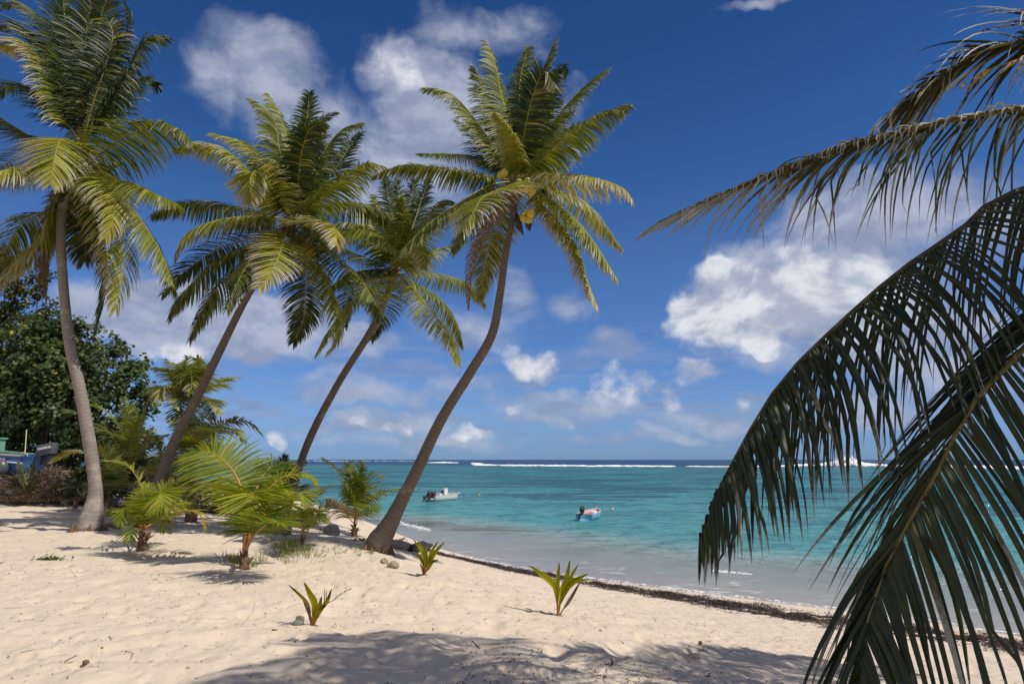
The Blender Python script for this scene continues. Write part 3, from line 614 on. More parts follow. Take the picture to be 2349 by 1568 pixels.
# --- fourth palm, in front, with coconuts
F4 = [('c', [(900, 500), (860, 300), (820, 130), (792, 85)], 1, dict(tone=.7)), ('c', [(940, 500), (950, 250), (985, 110)], 1, dict(tone=.4)), ('c', [(955, 560), (1000, 350), (1055, 220), (1108, 285)], -1, dict(tone=.12, lmax=.85, droop=.6)),
      ('c', [(980, 500), (1040, 250), (1103, 85)], 1), ('c', [(990, 560), (1080, 300), (1140, 190), (1160, 230)], 1, DK), ('c', [(1030, 550), (1150, 380), (1260, 270), (1340, 212)], 1, dict(tone=.55)),
      ('c', [(1060, 600), (1180, 490), (1300, 420), (1440, 370)], -1, dict(tone=.5)), ('c', [(1050, 690), (1200, 690), (1330, 712), (1420, 750), (1460, 800)], -1, dict(tone=.95, dry=.42, droop=1.2)),
      ('c', [(1060, 740), (1200, 790), (1300, 880), (1410, 1020)], 1, YEL), ('c', [(1060, 780), (1180, 870), (1290, 1000), (1390, 1160)], -1, dict(tone=.8, dry=.1)),
      ('c', [(1020, 800), (1120, 900), (1210, 1020), (1250, 1150), (1300, 1285)], -1, dict(tone=.6, dry=.42, limp=.3)), ('c', [(830, 560), (740, 430), (650, 330), (580, 300), (512, 292)], 1, dict(tone=.5, droop=.8)),
      ('c', [(940, 640), (910, 540), (870, 460), (828, 410)], -1, dict(tone=.9, dry=.22, lmax=.45, L=2.6, droop=1.3)), ('c', [(820, 640), (720, 600), (600, 592), (480, 590)], 1, dict(tone=.6, lmax=.5)),
      ('c', [(820, 700), (700, 675), (520, 650), (400, 650), (280, 692)], -1, dict(tone=.4, lmax=.6)), ('c', [(860, 750), (780, 790), (740, 850), (690, 940)], -1, dict(tone=.6, dry=.25, vee=-.05, lmax=1.15, droop=.5)),
      ('c', [(830, 780), (740, 860), (680, 950), (640, 1040)], 1, dict(tone=.3, dry=.15)), ('c', [(880, 850), (820, 960), (790, 1100), (765, 1250)], 1, dict(tone=.5, dry=.2)), ('c', [(850, 850), (740, 1000), (712, 1150), (712, 1300)], 1, dict(mat=LEAFB, rmat=RACHD, lmax=.34, droop=1.6, n=60)),
      ('c', [(800, 740), (650, 830), (520, 920), (400, 1040)], -1, dict(tone=.3, lmax=.8)), ('c', [(880, 520), (800, 350), (740, 200)], 1, dict(tone=.45)), ('c', [(1000, 600), (1100, 470), (1180, 400)], 1, DK), ('c', [(1000, 620), (1030, 480), (1080, 380)], 1, dict(tone=.2)),
      ('c', [(820, 600), (740, 500), (660, 440)], 1, DK), ('c', [(1040, 640), (1160, 560), (1280, 520)], 1, dict(tone=.3))]
p4, c4_ = palm('coconut_palm', 'tallest curved coconut palm with bunches of yellow coconuts, standing at the edge of the beach', None, 15.3, 15.0, (1183, 415),
     [(866, 1251), (893, 1205), (915, 1160), (952, 1088), (1012, 962), (1080, 852), (1128, 768), (1146, 680), (1160, 580), (1176, 500), (1186, 415)], [29, 20, 16, 13.5, 12, 11.2, 10.4, 9.2, 8.2, 7.6, 7.6], F4, 3.6, TRUNK2, lmax=.80, w=.037, n=125, droop=1.0, vee=-.25)
coconuts(p4, cv('c', [(945, 725), (962, 742), (978, 748), (994, 742), (1008, 752), (985, 722), (948, 750), (1000, 766), (862, 690), (876, 680), (978, 868), (988, 888), (996, 862), (964, 882)]), 14.0, .085)
SHEATH = simple('dark_sheath', (.05, .035, .03), .7)
for si_, (a, b, c) in enumerate([((930, 860), (945, 920), (965, 965)), ((985, 890), (988, 920), (993, 945)), ((1040, 755), (1070, 765), (1095, 800))]):
    mb = MB(); q = [P(*cv('c', [k])[0], 14.8) for k in (a, b, c)]; mb.tube(smoothpath(q, 8), [.03, .05, .07, .075, .07, .05, .03, .004], 7)
    obj('flower_sheath', mkmesh('flower_sheath', np.vstack(mb.V) - np.array(p4.location), mb.F, SHEATH, None, None, True), p4)

# --- foreground palm at the right, crown outside the frame
crown = np.array((5.3, 4.4, 6.7)); base = np.array((7.2, 2.9, gz(7.2, 2.9)))
p5 = thing('coconut_palm', 'near coconut palm whose dark arching fronds hang down at the right', 'palm tree', base)
tp = smoothpath([base - Z * .1, base + np.array((.1, .1, 1.2)), base + np.array((-.6, .5, 2.8)), crown], 80)
V, Fc = tube(tp, np.interp(np.linspace(0, 1, 80), [0, .08, .3, 1], [.34, .22, .16, .13]), 16)
obj('trunk', mkmesh('trunk', V - base, Fc, TRUNK1, None, np.repeat(np.linspace(0, 5, 80), 16), True), p5)
def fg(r, pts, Ys, **kw):
    px = cv(r, pts); path = [crown] + [P(x, y, Y) for (x, y), Y in zip(px, Ys)]
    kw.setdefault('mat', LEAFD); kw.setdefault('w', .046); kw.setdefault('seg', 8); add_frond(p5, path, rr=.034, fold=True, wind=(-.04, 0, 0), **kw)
fg('o', [(2349, 433), (2200, 530), (2060, 625), (1905, 760), (1800, 865), (1735, 960), (1680, 1060), (1640, 1130), (1605, 1230)], [4.5, 4.35, 4.3, 4.2, 4.15, 4.1, 4.05, 4.0, 4.0], n=104, lmax=1.3, vee=-.65, droop=1.45, pet=.24, tone=.3, limp=.22, twist=-.15, tipk=.35, w=.034, miss=.06, rmat=RACHK, label='long dark frond arching down in front of the horizon')
fg('o', [(2480, 660), (2349, 800), (2230, 925), (2185, 1010), (2130, 1120), (2060, 1240), (2010, 1350), (1985, 1450), (1965, 1560), (1955, 1640)], [3.9, 3.75, 3.65, 3.6, 3.55, 3.5, 3.45, 3.4, 3.4, 3.4], n=104, lmax=1.45, vee=-.35, droop=.75, limp=.06, pet=.22, tone=.45, dry=.08, twist=.5, tipk=.1, sidef=(.85, .24), rmat=RACHB, w=.036, label='nearest frond with yellow midrib hanging to the lower right corner')
fg('d', [(2400, 430), (2007, 462), (1750, 503), (1500, 552), (1300, 600), (1100, 645), (850, 735), (600, 835), (400, 920), (200, 1010), (105, 1055)], [5.2, 5.3, 5.4, 5.5, 5.5, 5.5, 5.45, 5.4, 5.35, 5.3, 5.3], n=84, lmax=1.25, vee=-.95, droop=1.9, pet=.24, tone=.45, dry=.1, limp=.5, twist=.2, ragged=.5, w=.024, miss=.3, tipdr=.95, tipk=.35, fwd=.8, tdry=1.3, hug=.8, rmat=RACHB, label='tattered dry tipped frond reaching left across the sky')
fg('d', [(2400, 425), (2007, 458), (1750, 498), (1500, 547), (1300, 596), (1100, 640), (850, 730), (600, 830), (400, 915), (200, 1005)], [5.2, 5.3, 5.4, 5.5, 5.5, 5.5, 5.45, 5.4, 5.35, 5.3], n=110, lmax=.30, vee=.1, droop=.5, pet=.25, tone=.2, dry=.85, limp=.8, ragged=.6, w=.022, fwd=.5, tdry=.3, tipk=0, rmat=RACHK, label='curled dead leaflets sheathing the top of the tattered frond')
fg('d', [(2300, 60), (2007, 105), (1850, 140), (1720, 190), (1580, 290), (1430, 400), (1330, 480)], [5.9, 6.0, 6.1, 6.1, 6.1, 6.0, 6.0], n=80, lmax=1.25, vee=-.2, droop=.9, pet=.3, tone=.4, dry=.2, limp=.1, ragged=.4, w=.036, fwd=.55, tipk=0, tipdr=.5, tdry=.35, label='upper frond with a drooping fan tip')
fg('d', [(2400, 160), (2100, 180), (1950, 215), (1800, 270), (1700, 330)], [5.4, 5.6, 5.7, 5.8, 5.8], n=36, lmax=.55, vee=-.2, droop=1.2, pet=.4, tone=.5, dry=.6, limp=.5, ragged=.6, w=.028, fwd=.7, miss=.3, mat=LEAFB, label='bleached withered frond tip near the top right corner')
def free_frond(root, c, azd, L, rise, drop, **kw):
    a = math.radians(azd); h = np.array((math.sin(a), math.cos(a), 0)); pts = []
    for s in np.linspace(0, 1, 7): pts.append(c + h * L * .85 * s ** .95 + Z * (rise * math.sin(s * 2.2) - drop * s ** 2.4))
    add_frond(root, pts, **kw)
for i, (a, ri, dp) in enumerate([(60, 1.6, 2.2), (95, 1.2, 2.6), (130, 1.4, 2.4), (165, 1.0, 2.6), (200, 1.5, 2.2), (228, 1.9, 2.0), (110, 2.8, 1.0), (180, 2.8, 1.0), (250, 2.9, .8), (240, 2.5, 1.2), (80, 2.6, 1.5), (215, 3.2, .7), (40, 2.9, .8), (46, 3.3, .6), (54, 2.6, .8), (66, 1.6, 1.4), (50, 3.8, .5), (43, 2.0, .7)]):
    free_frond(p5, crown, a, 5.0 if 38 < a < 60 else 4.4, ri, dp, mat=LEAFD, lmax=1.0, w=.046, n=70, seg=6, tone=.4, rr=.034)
mb = MB()
for i in range(18):
    a = random.random() * 6.28; d = np.array((math.cos(a), math.sin(a), random.uniform(.2, 1.2))); mb.tube([crown - Z * .3, crown - Z * .1 + d * .15, crown + d * .4], [.06, .045, .01], 6)
obj('leaf_base', mkmesh('leaf_base', np.vstack(mb.V) - base, mb.F, HUSK), p5)
c6 = np.array((5.6, 2.45, 9.6)); b6 = np.array((6.0, -1.5, gz(6.0, -1.5)))  # extra palm, wholly out of view, added to cast the foreground shade
shade_palm = thing('coconut_palm', 'added unseen coconut palm beside the viewpoint, casting shade on the sand', 'palm tree', b6)
V, Fc = tube(smoothpath([b6 - Z * .1, b6 + np.array((0, .3, 2.5)), b6 + np.array((-.7, 1.9, 5)), c6], 60), np.linspace(.2, .13, 60), 12)
obj('trunk', mkmesh('trunk', V - b6, Fc, TRUNK1, None, np.repeat(np.linspace(0, 8, 60), 12), True), shade_palm)
for i in range(20):
    a = 158 + i * 198 / 20 + random.uniform(-6, 6)
    free_frond(shade_palm, c6, a, random.uniform(3.5, 4.2), random.uniform(.8, 2.4), random.uniform(.6, 1.3), mat=LEAFD, lmax=1.0, w=.045, n=46, seg=4, tone=.4, pet=.3, vee=-.1, twist=random.uniform(-.5, .5))

# ---------------------------------------------------------------- young palms
def young(label, bpx, cpx, r, fronds, L, stem=.07, Y=None, mat=None, rmat=None, ctop=None, group='young coconut palms on the sand', **kw):
    g = ground(*bpx) if Y is None else None
    if g is None: q = P(*bpx, Y); g = np.array((q[0], Y, gz(q[0], Y)))
    Y = g[1]; root = thing('young_coconut_palm', label, 'young palm', g, group)
    c = P(*cpx, Y); mb = MB()
    st = smoothpath([g - Z * .06, g * .5 + c * .5, c], 14); rad = stem * np.array([1.5, 1.45, 1.35, 1.25, 1.15, 1.1, 1, .95, .9, .8, .7, .6, .45, .3])
    mb.tube(st, rad, 9)
    for i in range(11):
        a = random.random() * 6.28; f = random.uniform(.15, .8); p = g * (1 - f) + c * f; d = np.array((math.cos(a), math.sin(a), 0))
        mb.tube([p - Z * .08, p + d * stem * 1.1 + Z * .05, p + d * stem * random.uniform(1.6, 2.8) + Z * random.uniform(.02, .22)], [stem * .5, stem * .35, .004], 5)
    obj('stem', mkmesh('stem', np.vstack(mb.V) - g, mb.F, HUSK, None, None, True), root)
    for f in fronds:
        k2 = dict(mat=mat or LEAFY, rmat=rmat or RACHO, tone=random.uniform(.3, .8), lmax=.5, n=32, w=.036, pet=.30, droop=.4, vee=.2, rr=.018, ragged=.1, wind=(-.05, 0, 0), twist=random.uniform(-.2, .2))
        k2.update(kw); k2.update(f[3] if len(f) > 3 else {}); LL = k2.pop('L', L); rr_ = k2.pop('r', r)
        path = depth_path([cpx] + cv(rr_, f[1]), Y, LL, f[2]); path[0] = np.array(c) * .5 + g * .5 if False else path[0]
        add_frond(root, path, **k2)
    return root
FAN = dict(tone=.95, vee=-.02, droop=.2, lmax=.6, n=40)
young('bushy young palm with an orange drooping frond, standing right of the pale leaning trunk', (327, 1262), (326, 1216), 'A',
      [('A', [(440, 560), (400, 410), (320, 310), (190, 280)], -1), ('A', [(480, 600), (535, 500), (555, 515), (555, 640)], -1, FAN), ('A', [(500, 640), (600, 560), (690, 490), (745, 465)], 1, dict(dry=.3)),
       ('A', [(540, 700), (650, 640), (760, 625), (840, 660), (865, 740)], -1, dict(dry=.5, tone=1)), ('A', [(380, 680), (330, 625), (300, 620), (285, 700)], -1), ('A', [(470, 600), (560, 480), (640, 430)], 1, dict(dry=.2)),
       ('A', [(520, 690), (620, 600), (720, 570), (740, 620)], 1), ('A', [(400, 700), (360, 740), (340, 830)], -1, dict(tone=.3)), ('A', [(480, 690), (540, 660), (590, 760)], -1, dict(dry=.2)), ('A', [(430, 600), (470, 480), (440, 440)], 1)], 1.5, .085, lmax=.46)
young('large young palm with bright orange leaf stalks and a fan of sunlit leaflets', (560, 1305), (562, 1262), 'A',
      [('A', [(1150, 640), (1100, 430), (1010, 295), (900, 222), (770, 215)], 1, dict(lmax=.85, n=56, L=2.2, tone=.5, vee=.0, twist=.5)), ('A', [(1170, 700), (1195, 560), (1200, 492), (1185, 560), (1170, 640)], -1, dict(tone=.95, vee=-.02, droop=.12, lmax=.8, L=1.6, n=50, pet=.5)),
       ('A', [(1230, 600), (1340, 440), (1450, 375), (1560, 385), (1630, 450)], 1, dict(lmax=.55, L=2.0, tone=.8)), ('A', [(1280, 620), (1420, 540), (1520, 500), (1560, 560)], -1, dict(tone=.7)),
       ('A', [(1200, 800), (1260, 740), (1350, 700), (1420, 720)], -1, dict(tone=.35, lmax=.6)), ('A', [(1190, 560), (1280, 360), (1380, 300), (1470, 325)], 1, dict(tone=.1, L=2.3)),
       ('A', [(1180, 700), (1240, 480), (1290, 400), (1360, 400)], 1), 
       ('A', [(1180, 820), (1230, 700), (1290, 650), (1330, 690)], -1, dict(tone=.25, lmax=.6, L=1.5)),
       ('A', [(1120, 650), (1020, 500), (900, 440), (790, 470)], 1, dict(tone=.3, dry=.1, L=1.9))], 1.85, .07, lmax=.62, n=36, rr=.032, pet=.46, w=.036)
young('slender young palm with three thin orange stalks beside the grass tuft', (694, 1248), (694, 1236), 'A',
      [('A', [(1545, 700), (1580, 600), (1680, 480), (1775, 450)], -1, dict(tone=.8)), ('A', [(1550, 700), (1560, 630), (1510, 630), (1450, 690)], -1, dict(tone=.8)), ('A', [(1580, 740), (1640, 640), (1710, 570)], 1, dict(dry=.25)),
       ('A', [(1560, 690), (1600, 630), (1680, 640), (1720, 700)], -1), ('A', [(1530, 740), (1500, 660), (1460, 640)], 1, dict(tone=.3)), ('A', [(1590, 740), (1630, 680), (1700, 690)], -1, dict(tone=.3))], 1.1, .028, lmax=.36, n=34, rr=.013, w=.024, pet=.42)
young('young palm by the water with one withered brown frond, left of the leaning trunk', (813, 1230), (813, 1200), 'H',
      [('H', [(1440, 800), (1330, 560), (1200, 390), (1060, 285)], -1, dict(tone=.8)), ('H', [(1490, 800), (1570, 590), (1650, 490), (1800, 500)], 1, dict(tone=.6)), ('H', [(1530, 880), (1700, 770), (1880, 690), (2010, 675)], -1),
       ('H', [(1500, 860), (1590, 690), (1560, 570), (1440, 560)], -1, dict(tone=.6, lmax=.7)), ('H', [(1400, 1060), (1330, 960), (1260, 890), (1130, 800)], -1, dict(mat=LEAFB, rmat=RACHO, droop=1.2)),
       ('H', [(1440, 760), (1400, 500), (1360, 350)], 1, dict(tone=.4)), ('H', [(1470, 760), (1490, 520), (1540, 350)], 1), 
       ('H', [(1520, 960), (1620, 880), (1700, 930)], -1, dict(tone=.3))], 1.75, .085, mat=LEAFY, lmax=.72, n=50, droop=.7, w=.032)
young('mid height palm with a dense crown, standing behind the brown trunk near the seagrape tree', (432, 1150), (440, 905), 'q',
      [('q', [(600, 400), (520, 260), (400, 220), (340, 180)], 1), ('q', [(600, 380), (580, 240), (600, 150)], 1, DK), ('q', [(560, 460), (430, 330), (330, 290), (225, 275)], -1), ('q', [(650, 380), (690, 260), (760, 190)], 1),
       ('q', [(680, 420), (760, 330), (850, 240)], 1, DK), ('q', [(760, 500), (900, 480), (1030, 400), (1170, 385)], -1, YEL), ('q', [(760, 640), (900, 660), (970, 790)], -1, dict(tone=.8, dry=.2)),
       ('q', [(560, 640), (480, 720), (430, 900)], -1, dict(tone=.4)), ('q', [(700, 700), (780, 820), (800, 980)], 1), ('q', [(520, 560), (380, 520), (280, 500), (270, 640)], -1, YEL), ('q', [(600, 620), (500, 640), (460, 720)], -1, dict(tone=.9)),
       ('q', [(640, 300), (640, 480), (640, 560)], -1, dict(tone=.3)), ('q', [(520, 500), (300, 520), (60, 600)], 1, DK), ('q', [(700, 640), (850, 700), (880, 860)], 1, DK), ('q', [(620, 680), (600, 820), (640, 960)], -1, DK),
       ('q', [(700, 380), (740, 250), (700, 170)], -1, dict(tone=.7))], 3.2, .13, Y=25, mat=LEAF, rmat=RACH, lmax=.85, n=64, w=.045, pet=.12, droop=.7, rr=.03)
young('trunkless palm with a frond arching right over the sea, behind the leaning brown trunk', (440, 1165), (446, 1040), 'q',
      [('q', [(760, 1010), (950, 930), (1180, 880), (1330, 920), (1440, 1030)], 1, dict(tone=.3, dry=.05)), ('q', [(760, 1060), (920, 1000), (1120, 980), (1260, 1120)], -1, dict(tone=.9, dry=.1)), ('q', [(640, 1100), (560, 1000), (600, 960)], -1, YEL),
       ('q', [(640, 1200), (500, 1300), (340, 1320), (200, 1400), (120, 1500)], -1, YEL), ('q', [(560, 1160), (480, 1200), (420, 1260)], 1, dict(dry=.3)), ('q', [(700, 1000), (680, 880), (620, 800)], 1, DK), ('q', [(620, 1020), (500, 900), (400, 880)], 1, DK),
       ('q', [(720, 1200), (800, 1300), (860, 1420)], -1, dict(tone=.4)), ('q', [(760, 1120), (900, 1180), (960, 1300)], 1, DK)], 2.6, .12, Y=20.5, mat=LEAF, rmat=RACH, lmax=.7, n=60, w=.04, pet=.15, droop=.8, rr=.026)
young('leafy young palm between the pale trunk and the brown trunk', (296, 1165), (292, 1090), 'A',
      [('A', [(330, 280), (300, 100), (180, -60), (60, -110)], -1, dict(tone=.7)), ('A', [(340, 260), (260, 120), (130, 60)], -1), ('A', [(350, 250), (400, 60), (470, -120), (560, -200)], 1, DK), ('A', [(370, 280), (440, 160), (520, 110), (560, 170)], -1),
       ('A', [(320, 300), (220, 230), (130, 190), (80, 240)], -1, dict(dry=.25)), ('A', [(240, 250), (60, 230), (-60, 225), (-200, 290)], -1, dict(dry=.5, L=2.6)), ('A', [(350, 200), (340, -20), (300, -150)], 1), ('A', [(380, 320), (480, 260), (540, 340)], 1, DK),
       ('A', [(340, 180), (380, 20), (450, -20)], -1, dict(tone=.9)), ('A', [(310, 330), (250, 330), (200, 420)], -1, DK), ('A', [(380, 260), (500, 150), (600, 100)], 1, DK), ('A', [(300, 240), (180, 60), (60, 10)], 1, DK)], 2.3, .1, mat=LEAF, lmax=.6, n=52, w=.038)
young('small shaded sapling palm in front of the heap of dead fronds', (62, 1158), (60, 1135), 'E',
      [('E', [(420, 1100), (330, 900), (180, 850), (0, 830)], -1), ('E', [(440, 1080), (400, 850), (300, 620)], 1), ('E', [(460, 1050), (480, 800), (560, 620)], 1), ('E', [(470, 1100), (560, 950), (640, 760)], -1), ('E', [(480, 1120), (600, 960), (780, 850)], 1), ('E', [(400, 1150), (250, 1060), (120, 1100)], -1)],
      1.3, .05, mat=LEAFD, rmat=RACH, lmax=.27, n=22, w=.05, pet=.3, rr=.014, tone=.5)
young('dark little palm close to the left of the pale trunk', (173, 1165), (172, 1135), 'E',
      [('E', [(1220, 1150), (1130, 1050), (1000, 1050)], -1), ('E', [(1230, 1100), (1170, 900), (1120, 870)], 1), ('E', [(1250, 1100), (1290, 980), (1380, 960)], 1), ('E', [(1260, 1180), (1360, 1100), (1430, 1080)], -1), ('E', [(1220, 1220), (1120, 1200), (1060, 1280)], -1)],
      1.2, .05, mat=LEAFD, rmat=RACH, lmax=.45, n=26, w=.05, pet=.25, rr=.014, tone=.6)

young('low drooping young palm in the shade just right of the pale trunk', (250, 1168), (252, 1135), 'o',
      [('o', [(240, 1100), (222, 1072), (200, 1068)], -1), ('o', [(258, 1098), (275, 1070), (300, 1068)], 1), ('o', [(262, 1120), (290, 1105), (318, 1125)], -1, dict(dry=.3)), ('o', [(252, 1100), (255, 1060), (248, 1030)], 1), ('o', [(240, 1120), (218, 1110), (200, 1130)], -1, dict(dry=.2))], 1.9, .06, Y=21.5, mat=LEAF, rmat=RACH, lmax=.5, n=40, w=.04, rr=.018)
young('trunkless palm with yellowing fronds low behind the bushy young palm', (385, 1175), (385, 1140), 'o',
      [('o', [(370, 1100), (350, 1075), (322, 1080)], -1, dict(dry=.3)), ('o', [(395, 1095), (415, 1060), (445, 1050)], 1), ('o', [(400, 1120), (430, 1095), (470, 1105)], -1, dict(dry=.25)), ('o', [(385, 1090), (380, 1050), (365, 1020)], 1), ('o', [(372, 1125), (345, 1115), (320, 1140)], -1, dict(dry=.4)), ('o', [(398, 1130), (425, 1130), (450, 1160)], -1)], 2.1, .07, Y=19.5, mat=LEAF, rmat=RACH, lmax=.55, n=44, w=.04, rr=.018)
young('dull green young palm at the back of the sand right of the largest young palm', (655, 1190), (655, 1150), 'o',
      [('o', [(640, 1110), (620, 1075), (590, 1062)], 1), ('o', [(660, 1105), (672, 1075), (700, 1060)], 1), ('o', [(640, 1130), (615, 1115), (590, 1130)], -1, dict(dry=.4)), ('o', [(668, 1130), (690, 1115), (705, 1140)], -1, dict(dry=.5)), ('o', [(652, 1100), (645, 1065), (655, 1045)], 1)], 1.9, .06, Y=20.5, mat=LEAFD, rmat=RACH, lmax=.5, n=40, w=.04, rr=.018, tone=.7)
# ---------------------------------------------------------------- coconut seedlings with undivided blades
def blade(pts3, wmax, n=16, tone=.6, dry=.1, prof=None, face=None):
    R = smoothpath(pts3, n); T = nrm(np.gradient(R, axis=0)); t = np.linspace(0, 1, n)
    w = wmax * np.where(t < .28, .03, np.sin(np.pi * np.clip((t - .25) / .75, 0, 1) ** .75) ** .9) * 1.0 + .0035
    w[-1] = .002
    side = nrm(np.cross(T, np.array(face))); nn = np.cross(side, T); cols = 13; V = []; c = []
    for i in range(n):
        for j in range(cols):
            u = (j / (cols - 1) - .5) * 2; fold = abs(u) * .35 * w[i] + (.006 if j % 2 else -.006) * min(1, w[i] / .02)
            V.append(R[i] + side[i] * u * w[i] * .5 + nn[i] * fold - T[i] * abs(u) ** 2 * w[i] * .15); c.append((t[i] * .80 if abs(u) < .8 else t[i] * .84, np.clip(tone + random.uniform(-.12, .12) - .1 * (j % 2), 0, 1), dry))
    Fc = [(i * cols + j, i * cols + j + 1, (i + 1) * cols + j + 1, (i + 1) * cols + j) for i in range(n - 1) for j in range(cols - 1)]
    return V, Fc, c, R
def seedling(label, bpx, r, blades):
    g = ground(*bpx); Y = g[1]; s = REF[r][2] / F * Y
    root = thing('coconut_seedling', label, 'seedling', g, 'sprouting coconut seedlings with broad undivided blades')
    for (pts, w, tone, dry, dz) in blades:
        q = cv(r, pts); n = len(q); p3 = [g - Z * .03] + [P(x, y, Y + dz * (i + 1) / n) for i, (x, y) in enumerate(q)]
        V, Fc, c, R = blade(p3, w * 2.1 * s, 22, tone, dry, None, (random.uniform(.5, .9), -.6, random.uniform(.2, .7)))
        o = obj('blade', mkmesh('blade', np.array(V) - g, Fc, SEED if dry < .9 else LEAFB, c, None, False), root)
        V, Fc = tube(R[:16], np.linspace(.011, .003, 16), 6); cc = np.zeros((len(V), 3))
        obj('stalk', mkmesh('stalk', V - g, Fc, RACHO if dry < .9 else RACHD, cc, None, True), o)
    mb = MB(); mb.ell((0, 0, -.03), (.07, .06, .05), jit=.3); obj('husk', mkmesh('husk', np.vstack(mb.V), mb.F, HUSK, None, None, True), root)
seedling('largest seedling with seven wide green blades near the shade at the bottom', (1280, 1411), 'i',
         [([(1085, 480), (1050, 330), (1105, 20)], 52, .3, 0, .05), ([(1095, 490), (1120, 350), (1190, 200)], 62, .75, .05, -.18), ([(1120, 440), (1180, 230), (1240, -10)], 46, .35, .05, .1), ([(1140, 430), (1230, 230), (1350, 40)], 32, .5, .1, .05),
          ([(1150, 430), (1260, 290), (1480, 165)], 36, .6, .12, -.1), ([(1150, 400), (1290, 275), (1455, 240)], 40, .7, .1, .1), ([(1080, 480), (1030, 340), (900, 210), (720, 60)], 52, .7, .16, -.1), ([(1065, 480), (1000, 310), (850, 195)], 36, .5, .12, .12),
          ([(1240, 480), (1320, 350), (1375, 270)], 24, .5, 1.0, -.05)])
seedling('narrow bladed seedling in front of the black driftwood log', (973, 1318), 'j',
         [([(1345, 700), (1290, 450), (1115, 140)], 40, .6, .1, .05), ([(1355, 640), (1310, 420), (1205, 170)], 46, .9, .02, -.1), ([(1370, 650), (1380, 420), (1430, 195)], 38, .7, .1, -.1), ([(1400, 700), (1480, 430), (1640, 170)], 42, .4, .02, .1),
          ([(1410, 720), (1560, 430), (1780, 190)], 40, .5, .08, .02), ([(1335, 720), (1260, 560), (1125, 370)], 36, .8, .16, -.05), ([(1400, 760), (1430, 630), (1490, 500)], 46, 1, .4, -.12), ([(1410, 780), (1500, 640), (1650, 570)], 34, 1, .45, -.05), ([(1300, 790), (1280, 720), (1255, 640)], 28, .5, 1.0, -.1)])
seedling('lowest seedling, ragged and orange at the foot, next to two small stones', (717, 1434), 'k',
         [([(885, 1080), (890, 760), (800, 560), (690, 290)], 78, .6, .12, -.06), ([(850, 1080), (760, 780), (610, 600), (350, 350)], 32, .6, .3, .06), ([(930, 1040), (1010, 850), (1080, 600)], 56, .8, .3, .0), ([(960, 1030), (1060, 880), (1190, 780)], 52, 1, .42, -.1),
          ([(1060, 880), (1180, 730), (1300, 430)], 42, .9, .38, .05), ([(800, 1020), (700, 760), (640, 600)], 14, .5, 1.0, .1), ([(1040, 900), (1200, 760), (1430, 650)], 8, .5, 1.0, .1), ([(1060, 880), (1140, 700), (1140, 420)], 7, .2, .3, .1), ([(1060, 880), (1170, 700), (1180, 470)], 7, .2, .3, .0)])

# ---------------------------------------------------------------- broadleaf trees
def leafdisc(cs, ns, rs, tone, dry, sides=6):
    k = len(cs); u = nrm(np.cross(ns, RS.normal(size=(k, 3)))); v = np.cross(ns, u); V = []; c = []
    for j in range(sides):
        a = 2 * math.pi * j / sides; bend = .22 * math.cos(2 * a)
        V.append(cs + rs[:, None] * (math.cos(a) * u + math.sin(a) * v * .9 + ns * bend))
    V = np.stack(V, 1).reshape(-1, 3); Fc = np.arange(k * sides).reshape(k, sides)
    col = np.repeat(np.stack([np.full(k, .3), tone, dry], 1), sides, 0); return V, Fc, col
def broad_tree(label, bpx, Y, lumps, nleaf, lr, mat, trunks, cat='tree', name='seagrape_tree', group=None):
    q = P(*bpx, Y); g = np.array((q[0], Y, gz(q[0], Y))); root = thing(name, label, cat, g, group)
    C_, N_, T_ = [], [], []; tot = sum(l[2] ** 2 for l in lumps); mb = MB()
    for (px, py, r, dY) in lumps:
        c = P(px, py, Y + dY); R = r / F * (Y + dY); k = int(nleaf * r * r / tot); nc = max(4, k // 22)
        mb.tube(smoothpath([g + (c - g) * .35 + RS.normal(0, .2, 3), g + (c - g) * .7 + RS.normal(0, .15, 3), c], 8), np.linspace(.07, .015, 8), 5)
        for i in range(nc):
            d = nrm(RS.normal(size=3)); 
            if d[1] > .55: d[1] *= -1
            cc = c + d * R * RS.uniform(.55, 1.04) * np.array((1, .8, 1)); m = max(3, k // nc)
            mb.tube([c + (cc - c) * .3, cc], [.018, .006], 4)
            dd = nrm(d + RS.normal(0, .45, (m, 3)) + Z * .45); C_.append(cc + RS.normal(0, 1, (m, 3)) * lr * 1.5); N_.append(dd); T_.append(np.clip(RS.normal(.45, .16) + RS.normal(0, .22, m), 0, 1))
    Cc = np.vstack(C_); Nn = np.vstack(N_); tt = np.concatenate(T_); k = len(Cc)
    V, Fc, col = leafdisc(Cc - g, Nn, lr * RS.uniform(.6, 1.15, k), tt, np.where(RS.rand(k) < .015, .6, .0))
    obj('crown', mkmesh('crown', V, Fc, mat, col), root)
    for tr in trunks: mb.tube(smoothpath([g + np.array(p) for p in tr[0]], 14), np.linspace(tr[1], tr[1] * .45, 14), 8)
    obj('trunk', mkmesh('trunk', np.vstack(mb.V) - g, mb.F, BRANCH, None, None, True), root)
    return root
